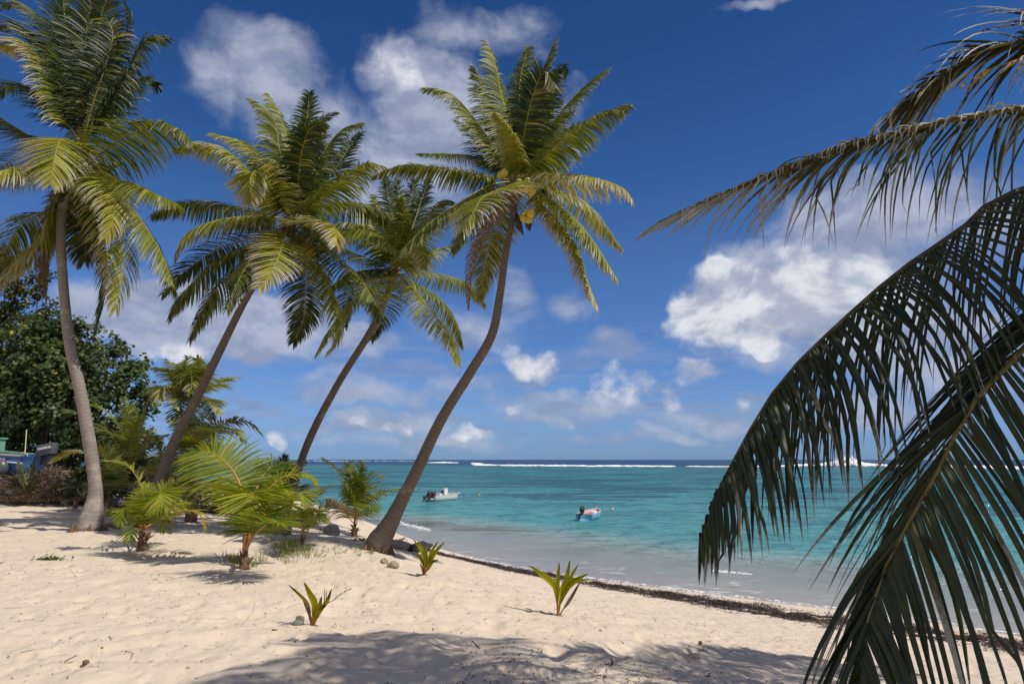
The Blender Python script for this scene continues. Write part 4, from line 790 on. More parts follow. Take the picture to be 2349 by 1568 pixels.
broad_tree('broad dark seagrape tree with large round leaves filling the left side behind the pale trunk', (90, 1130), 29.3,
     [(60, 860, 120, 0), (150, 800, 80, .4), (235, 845, 80, 0), (300, 880, 52, -.3), (20, 970, 115, 0), (130, 950, 110, -.6), (240, 950, 95, -.2), (325, 930, 42, 0), (95, 765, 62, .3), (190, 758, 36, .3), (-60, 900, 130, 0), (320, 845, 24, 0), (265, 795, 28, 0),
      (190, 900, 90, .9), (70, 920, 110, 1.2), (290, 1000, 60, .4), (180, 1020, 70, .4), (60, 1030, 60, 1.2), (345, 900, 22, 0), (130, 860, 70, -.9), (-20, 800, 80, .6), (240, 1060, 60, .5), (120, 1085, 48, .3), (175, 1095, 45, .2), (20, 1085, 60, 1.0), (80, 1100, 55, .8), (290, 1070, 40, .4)], 27000, .10, GRAPE,
     [([(0, 0, 0), (.1, 0, 1.2), (.8, 0, 2.8)], .16), ([(-1.25, -1.4, .0), (-1.2, -1.4, 1.2), (-.9, -.8, 2.2)], .10), ([(.6, .3, 0), (1.3, .2, 1.3), (2.6, 0, 2.6)], .12)])
broad_tree('taller tree with fine olive leaves at the left edge behind the hanging palm fronds', (-10, 1120), 31,
     [(30, 640, 62, 0), (70, 715, 60, 0), (-30, 690, 90, 0), (15, 585, 36, 0), (0, 780, 90, .5), (95, 655, 30, 0), (110, 740, 40, 0)], 6500, .085, BUSH, [([(0, 0, 0), (.1, 0, 2.5), (.2, 0, 6)], .2)], name='broadleaf_tree')
broad_tree('low green shrub on the shaded sand behind the bushy young palm', (250, 1150), 22, [(215, 1118, 26, 0), (250, 1125, 26, 0), (285, 1128, 22, 0), (240, 1105, 22, .4), (190, 1120, 18, 0), (320, 1132, 18, 0)], 1500, .05, GRAPE, [([(0, 0, 0), (0, 0, .3)], .03)], 'shrub', 'beach_shrub')
broad_tree('green shrub mass under the seagrape, left of the brown trunk', (330, 1150), 25, [(300, 1105, 30, 0), (335, 1110, 26, 0), (200, 1095, 28, .4), (265, 1090, 30, .6), (315, 1075, 24, .5), (180, 1130, 20, 0)], 3200, .07, GRAPE, [([(0, 0, 0), (0, 0, .5)], .04)], 'shrub', 'beach_shrub')
broad_tree('low shrub at the back edge of the sand right of the brown trunk', (420, 1160), 24, [(370, 1140, 20, 0), (410, 1143, 22, 0), (455, 1150, 22, 0), (500, 1160, 24, 0), (540, 1170, 20, 0)], 1500, .05, GRAPE, [([(0, 0, 0), (0, 0, .3)], .03)], 'shrub', 'beach_shrub')

# ---------------------------------------------------------------- boats
WHITE = simple('white_gelcoat', (.78, .78, .76), .3, 0, .05, 3, .3)
BLUE = simple('light_blue_paint', (.20, .50, .72), .4, 0, .12, 4)
PINK = simple('pink_paint', (.72, .38, .38), .55, 0, .12, 4)
DBLUE = simple('dark_blue_paint', (.035, .13, .36), .35, 0, .1, 4)
BLACK = simple('black_engine_plastic', (.018, .018, .022), .25, 0, .2, 8, .3)
GREY = simple('grey_engine_plastic', (.085, .09, .10), .35, 0, .2, 10)
STEEL = simple('steel', (.6, .6, .62), .25, 1)
RED = simple('red_trim', (.45, .06, .07), .4)
ROPE = simple('rope', (.10, .12, .10), .9); GREEN = simple('sea_green_paint', (.16, .36, .28), .6, 0, .2, 6)
CREAM = simple('worn_cream_wood', (.46, .40, .32), .7, 0, .25, 9)
def hull_rows(L, B, D, bowr=.35, n=14, under=.15):
    rows = []
    for i in range(n):
        t = i / (n - 1); x = -L / 2 + L * t; b = B / 2 * (1 - max(0, (t - .42) / .58) ** 2.3) * (1 if t < .99 else .03); sh = D * (1 + bowr * t ** 2)
        keel = -under + (sh * .75 + under) * max(0, (t - .78) / .22) ** 2; ch = keel + (sh - keel) * .28
        rows.append([(x, -b, sh), (x, -b * .93, sh * .5 + ch * .5), (x, -b * .80, ch), (x, 0, keel), (x, b * .80, ch), (x, b * .93, sh * .5 + ch * .5), (x, b, sh)])
    return rows
def boat(name, label, px, Y, hd, L, B, D, hm, im, gm, z=0.0, tilt=0):
    q = P(*px, Y); root = thing(name, label, 'boat', (q[0], Y, z)); root.rotation_euler = (0, tilt, hd)
    rows = hull_rows(L, B, D); n = len(rows); V = [p for r in rows for p in r]; Fc = [(i * 7 + j, i * 7 + j + 1, (i + 1) * 7 + j + 1, (i + 1) * 7 + j) for i in range(n - 1) for j in range(6)] + [tuple(range(7))]
    obj('hull', mkmesh('hull', V, Fc, hm, None, None, True), root)
    inr = [[(x, y * .90, max(zz - .02, D * .30)) for (x, y, zz) in r] for r in rows]; inr[0] = [(x + .05, y, zz) for x, y, zz in inr[0]]
    V = [p for r in inr for p in r]; Fc = [(i * 7 + j, (i + 1) * 7 + j, (i + 1) * 7 + j + 1, i * 7 + j + 1) for i in range(n - 1) for j in range(6)] + [tuple(range(7))[::-1]]
    obj('inner_lining', mkmesh('inner_lining', V, Fc, im, None, None, True), root)
    mb = MB(); e = [rows[i][0] for i in range(n)] + [rows[i][6] for i in range(n - 1, -1, -1)]; mb.tube(np.array(e) * np.array((1, .95, 1)), [.035] * len(e), 6); mb.tube([np.array(rows[0][0]) * (1, .95, 1), np.array(rows[0][6]) * (1, .95, 1)], [.04, .04], 6)
    obj('gunwale', mb.mesh('gunwale', gm), root); return root, rows
def outboard(root, at, s, cm, tilt=.9, yaw=0, trim=None):
    """tilted engine: cowling above the transom, leg and propeller out astern"""
    ct, st = math.cos(tilt), math.sin(tilt)
    def R(p): x, y, zz = p; return (at[0] + s * (x * ct - zz * -st * 1.0), at[1] + s * y, at[2] + s * (x * -st * -1.0 * 0 + zz * ct + x * -st))
    def T(V):
        V = np.asarray(V, float); x, y, zz = V[:, 0] * s, V[:, 1] * s, V[:, 2] * s
        return np.stack([at[0] + x * ct + zz * st, at[1] + y, at[2] - x * st + zz * ct], 1)
    mb = MB(); mb.ell((-.05, 0, .38), (.30, .19, .26), nu=12, nv=8); mb.box((-.03, 0, .22), (.46, .30, .16)); e = MB(); e.add(T(np.vstack(mb.V)), mb.F)
    o = obj('outboard_motor', e.mesh('outboard_motor', cm, True), root)
    mb = MB(); mb.box((-.08, 0, -.15), (.16, .12, .65)); mb.box((-.10, 0, -.50), (.34, .05, .04)); mb.ell((-.08, 0, -.62), (.22, .07, .07)); mb.box((-.05, 0, -.78), (.16, .02, .22)); mb.box((.10, 0, .02), (.16, .24, .30)); e = MB(); e.add(T(np.vstack(mb.V)), mb.F)
    obj('engine_leg', e.mesh('engine_leg', BLACK), o)
    mb = MB()
    for k in range(3):
        a = k * 2.094; mb.ell((-.33, .09 * math.cos(a), -.62 + .09 * math.sin(a)), (.02, .035 + .05 * abs(math.cos(a)), .035 + .05 * abs(math.sin(a))), nu=6, nv=4)
    e = MB(); e.add(T(np.vstack(mb.V)), mb.F); obj('propeller', e.mesh('propeller', BLACK), o)
    if trim:
        mb = MB(); mb.box((-.05, 0, .31), (.50, .385, .05)); e = MB(); e.add(T(np.vstack(mb.V)), mb.F); obj('cowling_stripe', e.mesh('cowling_stripe', trim), o)
    return o, T
# white motor boat
b1_, rows = boat('motor_boat', 'white open motor boat with a centre console and tilted engines, moored farther out', (1020, 1143), 75.5, math.radians(50), 4.3, 1.75, .62, WHITE, WHITE, simple('grey_rub_rail', (.25, .20, .21), .5))
for y in (-.42, .25): outboard(b1_, (-2.25, y, .62), .95, BLACK, .95, 0, RED)
mb = MB(); mb.box((-.1, 0, .72), (.5, .62, .95)); mb.box((.02, 0, 1.25), (.22, .5, .18)); obj('console', mb.mesh('console', WHITE), b1_)
mb = MB(); mb.box((-.44, 0, .62), (.1, .1, .4)); mb.ell((-.42, 0, .98), (.05, .20, .20)); obj('steering_wheel', mb.mesh('steering_wheel', BLACK), b1_)
mb = MB(); mb.box((-.95, 0, .55), (.42, .8, .5)); obj('seat_box', mb.mesh('seat_box', WHITE), b1_)
mb = MB(); mb.tube(smoothpath([(.1, -.6, 1.15), (1.0, -.55, 1.18), (1.8, -.25, 1.15), (2.1, 0, 1.12), (1.8, .25, 1.15), (1.0, .55, 1.18), (.1, .6, 1.15)], 30), [.022] * 30, 5)
for (x, y) in ((1.0, -.55), (1.8, -.25), (1.0, .55), (1.8, .25)): mb.tube([(x, y, .75), (x, y, 1.16)], [.018] * 2, 5)
obj('bow_rail', mb.mesh('bow_rail', STEEL), b1_)
mb = MB(); mb.box((-2.45, 0, .30), (.42, 1.4, .06)); obj('swim_platform', mb.mesh('swim_platform', WHITE), b1_)
mb = MB(); mb.box((1.5, 0, .74), (1.0, .9, .05)); obj('foredeck', mb.mesh('foredeck', WHITE), b1_)
# blue and pink dinghy
b2_, rows = boat('fishing_dinghy', 'light blue wooden dinghy with a pink inside and a black tilted engine, moored nearer', (1356, 1183), 52.5, math.radians(65), 3.3, 1.3, .50, BLUE, PINK, simple('pale_rim', (.62, .55, .55), .5))
outboard(b2_, (-1.72, .16, .58), .88, BLACK, .9)
for x in (.35, 1.0): mb = MB(); mb.box((x, 0, .42), (.14, 1.0, .05)); obj('thwart', mb.mesh('thwart', PINK), b2_)
mb = MB(); mb.ell((.95, .05, .42), (.38, .3, .15), jit=.8, nu=12, nv=8); obj('white_tarpaulin', mb.mesh('white_tarpaulin', simple('tarp', (.7, .7, .66), .8)), b2_)
mb = MB(); mb.tube([(1.55, .1, .5), (1.55, .1, .86)], [.03, .025], 6); obj('mooring_post', mb.mesh('mooring_post', PINK), b2_)
# dark blue boat hauled out at the left
YB = 26.5; q = P(84, 1070, YB)
b3_ = thing('hauled_boat', 'dark blue boat with a white stripe and grey outboard, hauled out under the seagrape', 'boat', (q[0], YB, gz(q[0], YB)))
def rel(p): return np.array(p) - np.array(b3_.location)
mb = MB(); s0 = rel(P(86, 1046, YB)); zt = s0[2]; zb = rel(P(80, 1082, YB))[2]
Vh = []
for i, t in enumerate(np.linspace(0, 1, 9)):
    x = s0[0] - t * 5.0; b = .85 * (1 - max(0, (t - .5) / .5) ** 2); rise = t * .35; lean = .12
    Vh += [(x - .12 * (1 - t) * 0, -b, zt + rise), (x - .1, -b * .96, (zt + zb) / 2 + .05 + rise), (x - .15, -b * .8, zb + rise * .6), (x - .15, 0, zb - .18 + rise * .6), (x - .15, b * .8, zb + rise * .6), (x, b, zt + rise)]
obj('hull', mkmesh('hull', Vh, [(i * 6 + j, i * 6 + j + 1, (i + 1) * 6 + j + 1, (i + 1) * 6 + j) for i in range(8) for j in range(5)] + [tuple(range(6))], DBLUE), b3_)
def strip(k, dz0, dz1, m, nm, out=.02):
    V = []
    for t in np.linspace(0, 1, 9):
        x = s0[0] - t * 5.0; b = .85 * (1 - max(0, (t - .5) / .5) ** 2); rise = t * .35
        V += [(x + .02, -b - out, zt + rise + dz0), (x + .02, -b - out, zt + rise + dz1), (x + .02, -b + .06, zt + rise + dz1), (x + .02, -b + .06, zt + rise + dz0)]
    Fc = [(i * 4 + j, i * 4 + (j + 1) % 4, (i + 1) * 4 + (j + 1) % 4, (i + 1) * 4 + j) for i in range(8) for j in range(4)] + [(0, 1, 2, 3)]
    obj(nm, mkmesh(nm, V, Fc, m), b3_)
strip(0, -.015, .05, CREAM, 'gunwale'); strip(1, -.27, -.225, WHITE, 'white_stripe', .008)
mb = MB()
for k in range(7): mb.box((s0[0] - .35 - k * .33, .1, zt + .09 + k * .03), (.27, .9, .03), rz=random.uniform(-.05, .05))
obj('deck_board', mb.mesh('deck_board', GREEN), b3_)
mb = MB(); mb.box((s0[0] - 1.75, -.1, zt + .38), (.7, .5, .55)); mb.box((s0[0] - 1.75, -.1, zt + .68), (.8, .6, .06)); obj('wheelhouse_box', mb.mesh('wheelhouse_box', GREEN), b3_)
for xx in (-.9, -3.2): mb = MB(); mb.box((s0[0] + xx, 0, zb / 2 - .04), (.3, 1.1, max(.2, zb - .06))); obj('support_block', mb.mesh('support_block', BRANCH), b3_)
ec = rel(P(108, 1030, YB)); mb = MB()
Vc = np.array([(x, y, zz) for zz, k in ((-.22, .9), (-.05, 1.0), (.13, .97), (.20, .86)) for x, y in ((-.30 * k, -.2 * k), (.30 * k, -.2 * k), (.33 * k, 0), (.30 * k, .2 * k), (-.30 * k, .2 * k))]); Vc[:, 2] += Vc[:, 0] * .22
mb.add(Vc + ec, [(i * 5 + j, i * 5 + (j + 1) % 5, (i + 1) * 5 + (j + 1) % 5, (i + 1) * 5 + j) for i in range(3) for j in range(5)] + [(0, 4, 3, 2, 1), (15, 16, 17, 18, 19)])
eo = obj('outboard_motor', mb.mesh('outboard_motor', GREY), b3_)
mb = MB(); mb.box(ec + np.array((.05, 0, -.40)), (.34, .26, .36)); mb.box(ec + np.array((.08, 0, -.95)), (.20, .14, .8)); obj('engine_leg', mb.mesh('engine_leg', BLACK), eo)
def text(body, name, parent, loc, size, m, rot=(math.pi / 2, 0, 0)):
    cu = bpy.data.curves.new(name, 'FONT'); cu.body = body; cu.size = size; cu.extrude = .004; cu.align_x = 'CENTER'; cu.align_y = 'CENTER'; cu.offset = .006
    o = bpy.data.objects.new('tmp_text', cu); C.objects.link(o); dg = bpy.context.evaluated_depsgraph_get(); me = bpy.data.meshes.new_from_object(o.evaluated_get(dg)); me.materials.clear(); me.materials.append(m)
    bpy.data.objects.remove(o); t = obj(name, me, parent, tuple(loc)); t.rotation_euler = rot; return t
text('YAMAHA', 'lettering', eo, ec + np.array((.03, -.215, .04)), .125, WHITE, (math.pi / 2, -.22, 0))
text('EVA', 'lettering', b3_, (s0[0] - .70, -.885, zt - .12), .14, CREAM, (math.pi / 2, .06, 0))
mb = MB(); mb.tube(smoothpath([rel(P(57, 1042, YB - .85)), rel(P(59, 1015, YB - .5)), rel(P(61, 985, YB - .2))], 12), [.018] * 12, 5); mb.tube(smoothpath([rel(P(46, 1045, YB - .9)), rel(P(54, 1037, YB - .9)), rel(P(62, 1041, YB - .9)), rel(P(64, 1046, YB - .9))], 14), [.02] * 14, 5)
obj('mooring_rope', mb.mesh('mooring_rope', CREAM), b3_)
q = P(3, 1072, 25.6); g = np.array((q[0], 25.6, gz(q[0], 25.6))); mb = MB(); mb.ell((0, 0, q[2] - g[2]), (.24, .22, .30), nu=12); mb.box((0, 0, (q[2] - g[2]) / 2), (.14, .12, q[2] - g[2]))
tag(obj('old_outboard_motor', mb.mesh('old_outboard_motor', GREY, True), None, tuple(g)), 'grey old outboard engine standing at the very left edge below the blue boat', 'engine')

# ropes and buoys
def single(name, label, cat, mb, mats, loc, group=None, smooth=False): return tag(obj(name, mb.mesh(name, mats, smooth), None, tuple(loc)), label, cat, group)
def wl(px, py): x, y = plane(px, py, .02); return np.array((x, y, .02))
a = P(984, 1133, 75); b = wl(930, 1150); mb = MB(); mb.tube(smoothpath([a - b, (a - b) * .45 + Z * -.1, Z * -.02], 16), [.02] * 16, 4); single('mooring_rope', 'thin dark rope running left from the stern of the white boat', 'rope', mb, ROPE, b)
a = P(1057, 1130, 77); b = wl(1068, 1140); mb = MB(); mb.tube(smoothpath([a - b, (a - b) * .5 + Z * .05, Z * -.02], 16), [.022] * 16, 4); single('mooring_rope', 'short rope dropping from the bow of the white boat into the water', 'rope', mb, ROPE, b)
for (px, py, r, lab, m) in [(1405, 1170, .13, 'round pink and white buoy just right of the blue dinghy', simple('pink_float', (.75, .42, .38), .4)), (1099, 1137, .13, 'small yellowish buoy right of the white boat', simple('yellow_float', (.45, .40, .12), .5)), (961, 1121, .13, 'small dark float between the leaning trunk and the white boat', simple('weedy_float', (.10, .12, .04), .6))]:
    b = wl(px, py); mb = MB(); mb.ell((0, 0, r * .6), (r, r, r), nu=12, nv=8); mb.tube([(0, 0, r * 1.5), (0, 0, r * 1.9)], [.03, .02], 6); single('mooring_buoy', lab, 'buoy', mb, m, b, None, True)

# ---------------------------------------------------------------- surf
FOAM = simple('sea_foam', (.80, .81, .82), .8, 0, .06, 2)
def foamline(name, label, pts, n, wpx, hm, lm, hump=None):
    pts = np.array(pts, float); mb = MB()
    for i in range(n):
        t = RS.rand() * (len(pts) - 1); k = int(t); f = t - k; px, py, w = pts[k] * (1 - f) + pts[k + 1] * f
        py = py + RS.normal(0, .33) * w * wpx; b = wl(px, py); d = math.hypot(b[0], b[1])
        hh = hm * RS.uniform(.3, 1) * w
        if wpx < 4 and fbm(np.array([px * .016]), np.array([k + hm]), 3)[0] < -.17 and not (hump and abs(px - hump[0]) < 60): continue
        if hump: hh *= 1 + hump[2] * math.exp(-((px - hump[0]) / hump[1]) ** 2) * RS.rand()
        mb.ell(b + Z * hh * .2, (lm * RS.uniform(.3, 1.3), lm * RS.uniform(.12, .35), hh), nu=6, nv=4, jit=.5)
    o = obj(name, mb.mesh(name, FOAM, True)); tag(o, label, 'surf', None, 'stuff')
foamline('reef_surf', 'long white line of surf breaking on the reef', [(985, 1060.5, .5), (1020, 1060, 1), (1100, 1063, .8), (1090, 1066, 1), (1200, 1067.5, 1), (1350, 1068.5, 1.1), (1500, 1069, 1), (1640, 1070, .6), (1760, 1069, .5)], 1500, 1.6, .55, 3.2)
foamline('reef_surf', 'high white breaker with spray on the reef at the right', [(1780, 1069, .5), (1860, 1067, 1), (1900, 1066, 1.3), (1940, 1066, 1.5), (1990, 1067, 1.2), (2075, 1068, .5)], 900, 2.6, .9, 2.8, (1942, 34, 4.2))
foamline('reef_surf', 'white surf showing through the near frond at the right', [(2170, 1070, 1), (2260, 1072, 1.2), (2349, 1075, 1.2)], 350, 2.6, .8, 2.4)
foamline('reef_surf', 'short broken surf patches near the horizon at the left', [(570, 1054.8, .6), (600, 1055, 1), (690, 1056, .6), (740, 1057, 1), (800, 1057.5, .5), (915, 1057, .6), (960, 1058, .2)], 350, .8, .6, 4)
foamline('shore_foam', 'small wave breaking on the shore right of the leaning trunk', [(905, 1192, .6), (930, 1202, 1), (960, 1209, 1), (988, 1215, .6)], 260, 6.5, .02, .09)
foamline('shore_foam', 'little breaking wavelet near the beach', [(1632, 1308, .6), (1660, 1311, 1), (1690, 1313, .8), (1725, 1316, .4)], 170, 4.5, .025, .05)
# dark reef rocks awash
mb = MB()
for i in range(120):
    px = RS.choice([RS.uniform(1120, 1260), RS.uniform(1640, 1900), RS.uniform(2020, 2090)]); b = wl(px, 1066 + (px > 1500) * 2.2 + RS.normal(0, .3)); mb.ell(b, (3 * RS.rand() + 1, 1, .5 * RS.rand() + .15), nu=6, nv=4, jit=.6)
tag(obj('reef_rock', mb.mesh('reef_rock', simple('reef_stone', (.09, .075, .06), .8), True)), 'low brown rocks of the reef awash in the surf', 'reef', None, 'stuff')
# far headland behind the leaning trunk
mb = MB(); b = wl(330, 1057); d = b[1]
for (px, w, h) in ((250, 120, 16), (330, 80, 12), (385, 45, 7)):
    b = P(px, 1053, 1500); mb.ell((b[0], 1500, 0), (w / F * 1500, 120, h / F * 1500 + 4), nu=24, nv=10, jit=.3)
tag(obj('headland_hill', mb.mesh('headland_hill', simple('far_scrub', (.10, .12, .09), .9, 0, .4, .01), True)), 'low grey headland far across the water', None, None, 'structure')

# ---------------------------------------------------------------- wrack, litter, grass, stones
WEED = simple('dry_seaweed', (.045, .026, .018), .75, 0, .6, 30)
def strands(P3, ln, wd_, up, mb, bends=2, col=(0, .5, 0)):
    for p in P3:
        a = RS.rand() * 6.28; d = np.array((math.cos(a), math.sin(a), RS.uniform(-.1, up))); l = ln * RS.uniform(.4, 1.4); s = np.array((-d[1], d[0], 0)) * wd_ * RS.uniform(.5, 1.3)
        q = [p]; 
        for j in range(bends): d = nrm(d + RS.normal(0, .45, 3) * (1, 1, .5)); q.append(q[-1] + d * l / bends)
        V = []
        for k, x in enumerate(q): w = 1 - .6 * k / bends; V += [x - s * w, x + s * w + Z * wd_ * .5]
        mb.add(V, [(2 * k, 2 * k + 1, 2 * k + 3, 2 * k + 2) for k in range(bends)], col)
def scatter_line(pix, n, wm, thr, zoff):
    q = smoothpath([plane(px, py, z) for px, py, z in pix], 300); w = np.interp(np.linspace(0, 1, 300), np.linspace(0, 1, len(wm)), wm)
    i = RS.randint(0, 299, n); f = RS.rand(n)[:, None]; b = q[i] * (1 - f) + q[i + 1] * f; t = nrm(np.gradient(q, axis=0))[i]; nn = np.stack([-t[:, 1], t[:, 0]], 1)
    p = b + nn * (RS.normal(0, .45, n) * w[i])[:, None]; m = fbm(p[:, 0] * 2.2, p[:, 1] * 2.2, 4) + .12 * RS.rand(n) > thr; p = p[m]
    h = np.clip(fbm(p[:, 0] * 2.2, p[:, 1] * 2.2, 4) - thr, 0, .5) * zoff
    return np.column_stack([p, terrain(p[:, 0], p[:, 1], True) + RS.rand(len(p)) * h])
LINE = [(960, 1264, .95), (1002, 1272, .75), (1069, 1291, .65), (1130, 1304, .6), (1206, 1319, .52), (1343, 1341, .46), (1434, 1353, .45), (1514, 1366, .45), (1620, 1380, .45), (1780, 1406, .45), (1940, 1428, .45), (2099, 1454, .45), (2312, 1480, .45), (2420, 1494, .45)]
mb = MB(); strands(scatter_line(LINE, 110000, [.6, 1.1, 1.3, 1.4, 1.35, 1.3, 1.3, 1.35, 1.4, 1.35, 1.3, 1.3], -.025, .4), .06, .012, .22, mb)
strands(scatter_line([(x, y + 16 + 14 * math.sin(x * .02), z + .12) for x, y, z in LINE[3:]], 6500, [.3, .35, .3, .3], .09, .1), .05, .007, .3, mb)
tag(obj('seaweed_wrack', mb.mesh('seaweed_wrack', WEED)), 'dark brown line of dried seaweed washed up along the beach', 'seaweed', None, 'stuff')
def sandpts(n, x0, x1, y0, y1, rmin=0):
    p = np.column_stack([RS.uniform(x0, x1, n), RS.uniform(y0, y1, n)]); return p[shore_sd(p[:, 0], p[:, 1]) > 2.6]
LIT = simple('dry_plant_litter', (.14, .09, .06), .85, 0, .6, 3); mb = MB()
for n, ln, wd2, reg in ((900, .06, .004, (-11, 6, 5, 16)), (4200, .022, .006, (-13, 6, 5, 17)), (170, .20, .004, (-9, 4, 5, 14)), (60, .11, .014, (-9, 4.5, 5.3, 12)), (240, .03, .010, (-9, 4.5, 5, 13)), (900, .03, .008, (-.5, 2.7, 5.6, 7.8))):
    p = sandpts(n, *reg); p3 = np.column_stack([p, terrain(p[:, 0], p[:, 1], True) + .006]); strands(p3, ln, wd2, .25, mb, 3)
tag(obj('beach_litter', mb.mesh('beach_litter', LIT)), 'scattered twigs and dry leaf bits on the sand', 'litter', None, 'stuff')
def tuft(mb, c, n, h, spread, wb=.005, tone=.6, dry=.1):
    for i in range(n):
        a = RS.rand() * 6.28; r = spread * math.sqrt(RS.rand()); p = np.array((c[0] + r * math.cos(a), c[1] + r * math.sin(a), 0)); p[2] = c[2] - .01
        d = nrm(np.array((math.cos(a) * RS.rand() * .8, math.sin(a) * RS.rand() * .8, 1))); l = h * RS.uniform(.5, 1.2); s = np.array((1, 0, 0)) * wb; q = [p, p + d * l * .5, p + d * l * .85 + np.array((math.cos(a), math.sin(a), -.1)) * l * .2]
        V = [q[0] - s, q[0] + s, q[1] + s * .8, q[1] - s * .8, q[2]]; g_ = np.clip(tone + RS.uniform(-.3, .3), 0, 1)
        mb.add(V, [(0, 1, 2, 3), (3, 2, 4)], [(.2, g_, dry)] * 4 + [(.8, g_, dry + .1)])
mb = MB()
for i in range(70):
    px, py = RS.normal(662, 26), RS.normal(1258, 15); g = ground(px, py); tuft(mb, g, 11, RS.uniform(.08, .26), .13, .004, .7, RS.uniform(0, .45))
for i in range(46):
    px, py = RS.uniform(700, 860), RS.normal(1268, 9); tuft(mb, ground(px, py), 6, RS.uniform(.05, .16), .04, .004)
for (px, py, n, h) in ((540, 1290, 90, .26), (552, 1294, 70, .22), (600, 1288, 20, .3), (518, 1284, 14, .28), (575, 1300, 30, .2)): tuft(mb, ground(px, py), n, h, .10, .004, .3)
tag(obj('dune_grass', mb.mesh('dune_grass', GRASS)), 'thin beach grass growing in loose tufts beside the young palms', 'grass', None, 'stuff')
def weedplant(px, py, n, r, label):
    g = ground(px, py); cs = np.array([(RS.normal(0, r), RS.normal(0, r * .6), abs(RS.normal(0, r * .3))) for i in range(n)]); V, Fc, col = leafdisc(cs, nrm(RS.normal(0, .6, (n, 3)) + Z), np.full(n, .022), RS.uniform(.2, .9, n), np.zeros(n)); o = obj('beach_weed', mkmesh('beach_weed', V, Fc, GRAPE, col), None, tuple(g)); tag(o, label, 'weed')
weedplant(118, 1284, 110, .11, 'small green creeping weed alone on the open sand at the left'); weedplant(825, 1240, 80, .14, 'low green weed at the foot of the leaning trunk'); weedplant(744, 1217, 90, .14, 'green weed beside the cut palm stump')
ROCK = simple('tan_stone', (.30, .26, .16), .85, 0, .3, 14, 0, .6); ROCKG = simple('grey_green_stone', (.17, .18, .14), .8, 0, .25, 14, 0, .5); ROCKB = simple('brown_stone', (.17, .13, .11), .85, 0, .4, 14, 0, .6)
def rock(px, py, w, h, m, label, name='stone', cat='stone'):
    g = ground(px, py); s = g[1] / F; mb = MB(); mb.ell((0, 0, h * s * .35), (w * s / 2, w * s * .38, h * s * .62), nu=18, nv=12, jit=.35); tag(obj(name, mb.mesh(name, m), None, tuple(g)), label, cat)
rock(881, 1292, 17, 11, ROCK, 'smaller tan stone, left of its neighbour on the open sand'); rock(901, 1302, 26, 15, ROCK, 'larger wedge shaped tan stone on the open sand')
rock(687, 1427, 19, 14, ROCKB, 'brown stone leaning on a flat one beside the ragged seedling'); rock(684, 1433, 25, 11, ROCKG, 'flat grey green stone beside the ragged seedling')
rock(647, 1225, 46, 28, simple('grey_log', (.16, .145, .135), .9, 0, .3, 12, 0, .6), 'grey boulder in the shade behind the slender young palm', 'boulder', 'boulder')
rock(197, 1522, 15, 9, HUSK, 'reddish brown bit of coconut husk at the lower left', 'coconut_husk_piece', 'husk')
rock(1607, 1478, 9, 8, HUSK, 'small brown nut lying on the sand at the right', 'beach_nut', 'nut')
rock(1592, 1508, 30, 9, simple('sandy_stone', (.50, .41, .32), .9, 0, .2, 12, 0, .5), 'half buried sandy stone in the shade at the lower right')
g = ground(760, 1226); s = g[1] / F; mb = MB(); mb.tube([(0, 0, -.05), (0, 0, 10 * s), (0, 0, 18 * s), (0, 0, 22 * s)], [19 * s, 18 * s, 15 * s, 8 * s], 18); o = tag(obj('palm_stump', mb.mesh('palm_stump', TRUNK1), None, tuple(g)), 'round cut palm stump near the water between two young palms', 'stump')
DRIFT = simple('driftwood', (.20, .17, .14), .9, 0, .4, 12, 0, .6); CHAR = simple('black_wood', (.014, .012, .013), .7, 0, .4, 12, 0, .4)
def log(name, label, pts, rads, m, cat='log'):
    q = [ground(*p[:2]) + Z * p[2] for p in pts]; g = q[0]; mb = MB(); mb.tube(smoothpath(np.array(q) - g, 14), np.interp(np.linspace(0, 1, 14), np.linspace(0, 1, len(rads)), rads), 9); V = np.vstack(mb.V); V = V + np.stack([fbm(V[:, 0] * 9, V[:, 2] * 9), fbm(V[:, 1] * 9, V[:, 0] * 9), fbm(V[:, 0] * 7, V[:, 1] * 9)], 1) * .05
    return tag(obj(name, mkmesh(name, V, mb.F, m, None, None, True), None, tuple(g)), label, cat)
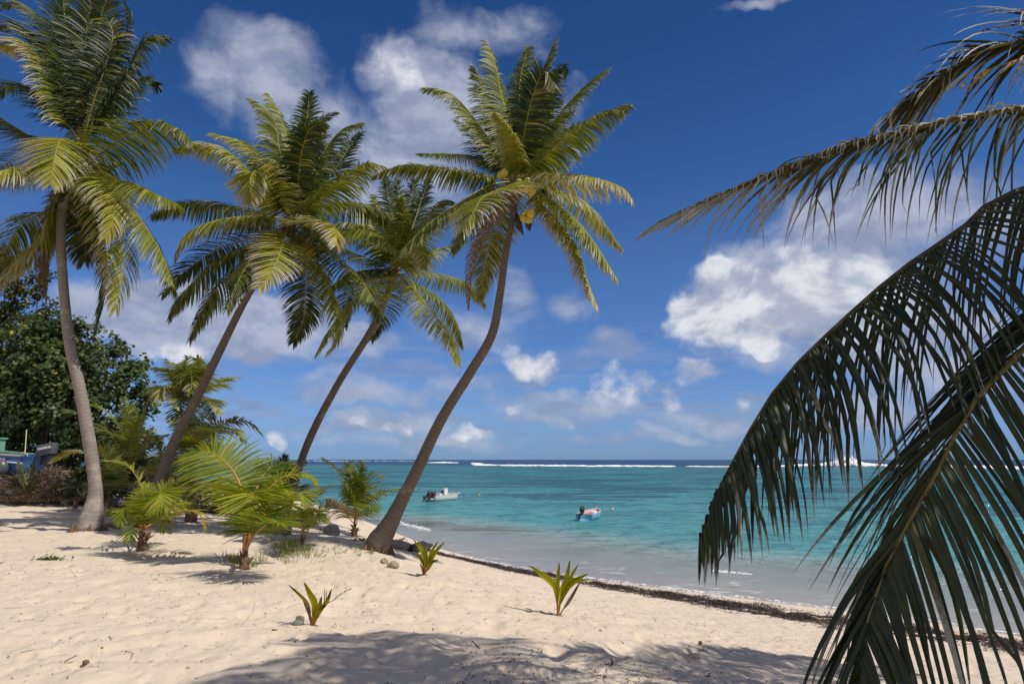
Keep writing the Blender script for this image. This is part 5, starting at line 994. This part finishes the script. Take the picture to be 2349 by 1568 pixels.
log('driftwood_log', 'grey driftwood log lying right of the leaning trunk', [(888, 1252, .07), (912, 1258, .08), (935, 1262, .08)], [.09, .12, .10], DRIFT); log('driftwood_log', 'charred black log behind the narrow bladed seedling', [(940, 1264, .06), (960, 1266, .14), (975, 1265, .17), (990, 1262, .2)], [.08, .16, .15, .06], CHAR)
log('fallen_branch', 'dry brown bark strip lying by the foot of the pale trunk', [(232, 1206, .02), (252, 1210, .05), (275, 1214, .02)], [.03, .06, .02], HUSK, 'branch'); log('thin_stick', 'thin pale stick leaning against the grey log', [(926, 1264, .0), (934, 1258, .22)], [.008, .008], CREAM, 'stick')
g = ground(905, 1250); o = thing('fallen_frond', 'withered dark frond lying on the grey log', 'palm frond', g); add_frond(o, [P(888, 1248, g[1]), P(905, 1241, g[1]), P(925, 1236, g[1])], mat=LEAFB, rmat=RACHD, lmax=.35, n=20, pet=.2, rr=.012)
# fallen fronds on the shaded sand, left
# heap of dead fronds
mb = MB(); YH = 25.0; hp = []
for i in range(5200):
    px = RS.uniform(-30, 205); top = np.interp(px, [-30, 60, 100, 150, 205], [1096, 1088, 1074, 1082, 1128]); py = RS.uniform(top, 1150); f = (py - top) / (1150 - top); Y = YH + (1 - f) * 1.2 + RS.normal(0, .15) - .4; hp.append(P(px, py, Y))
hp = np.array(hp); g = np.array((hp[:, 0].mean(), YH, gz(hp[:, 0].mean(), YH))); m1 = simple('dead_frond_brown', (.17, .115, .08), .9, 0, .55, 4); m2 = simple('bleached_frond', (.42, .40, .36), .9, 0, .2, 4)
strands(hp[:4700] - g, .34, .012, .35, mb, 3); n1_ = len(mb.F); strands(hp[4700:] - g, .16, .016, .2, mb, 2)
mb.m = [0] * n1_ + [1] * (len(mb.F) - n1_)
core = MB(); core.ell((-.2, .9, .35), (1.5, .5, .5), nu=20, nv=10, jit=.4); mb.add(np.vstack(core.V), core.F)
tag(obj('dead_frond_heap', mb.mesh('dead_frond_heap', [m1, m2]), None, tuple(g)), 'heap of dry brown dead fronds below the blue boat', 'plant debris', None, 'stuff')
bpy.context.view_layer.update()
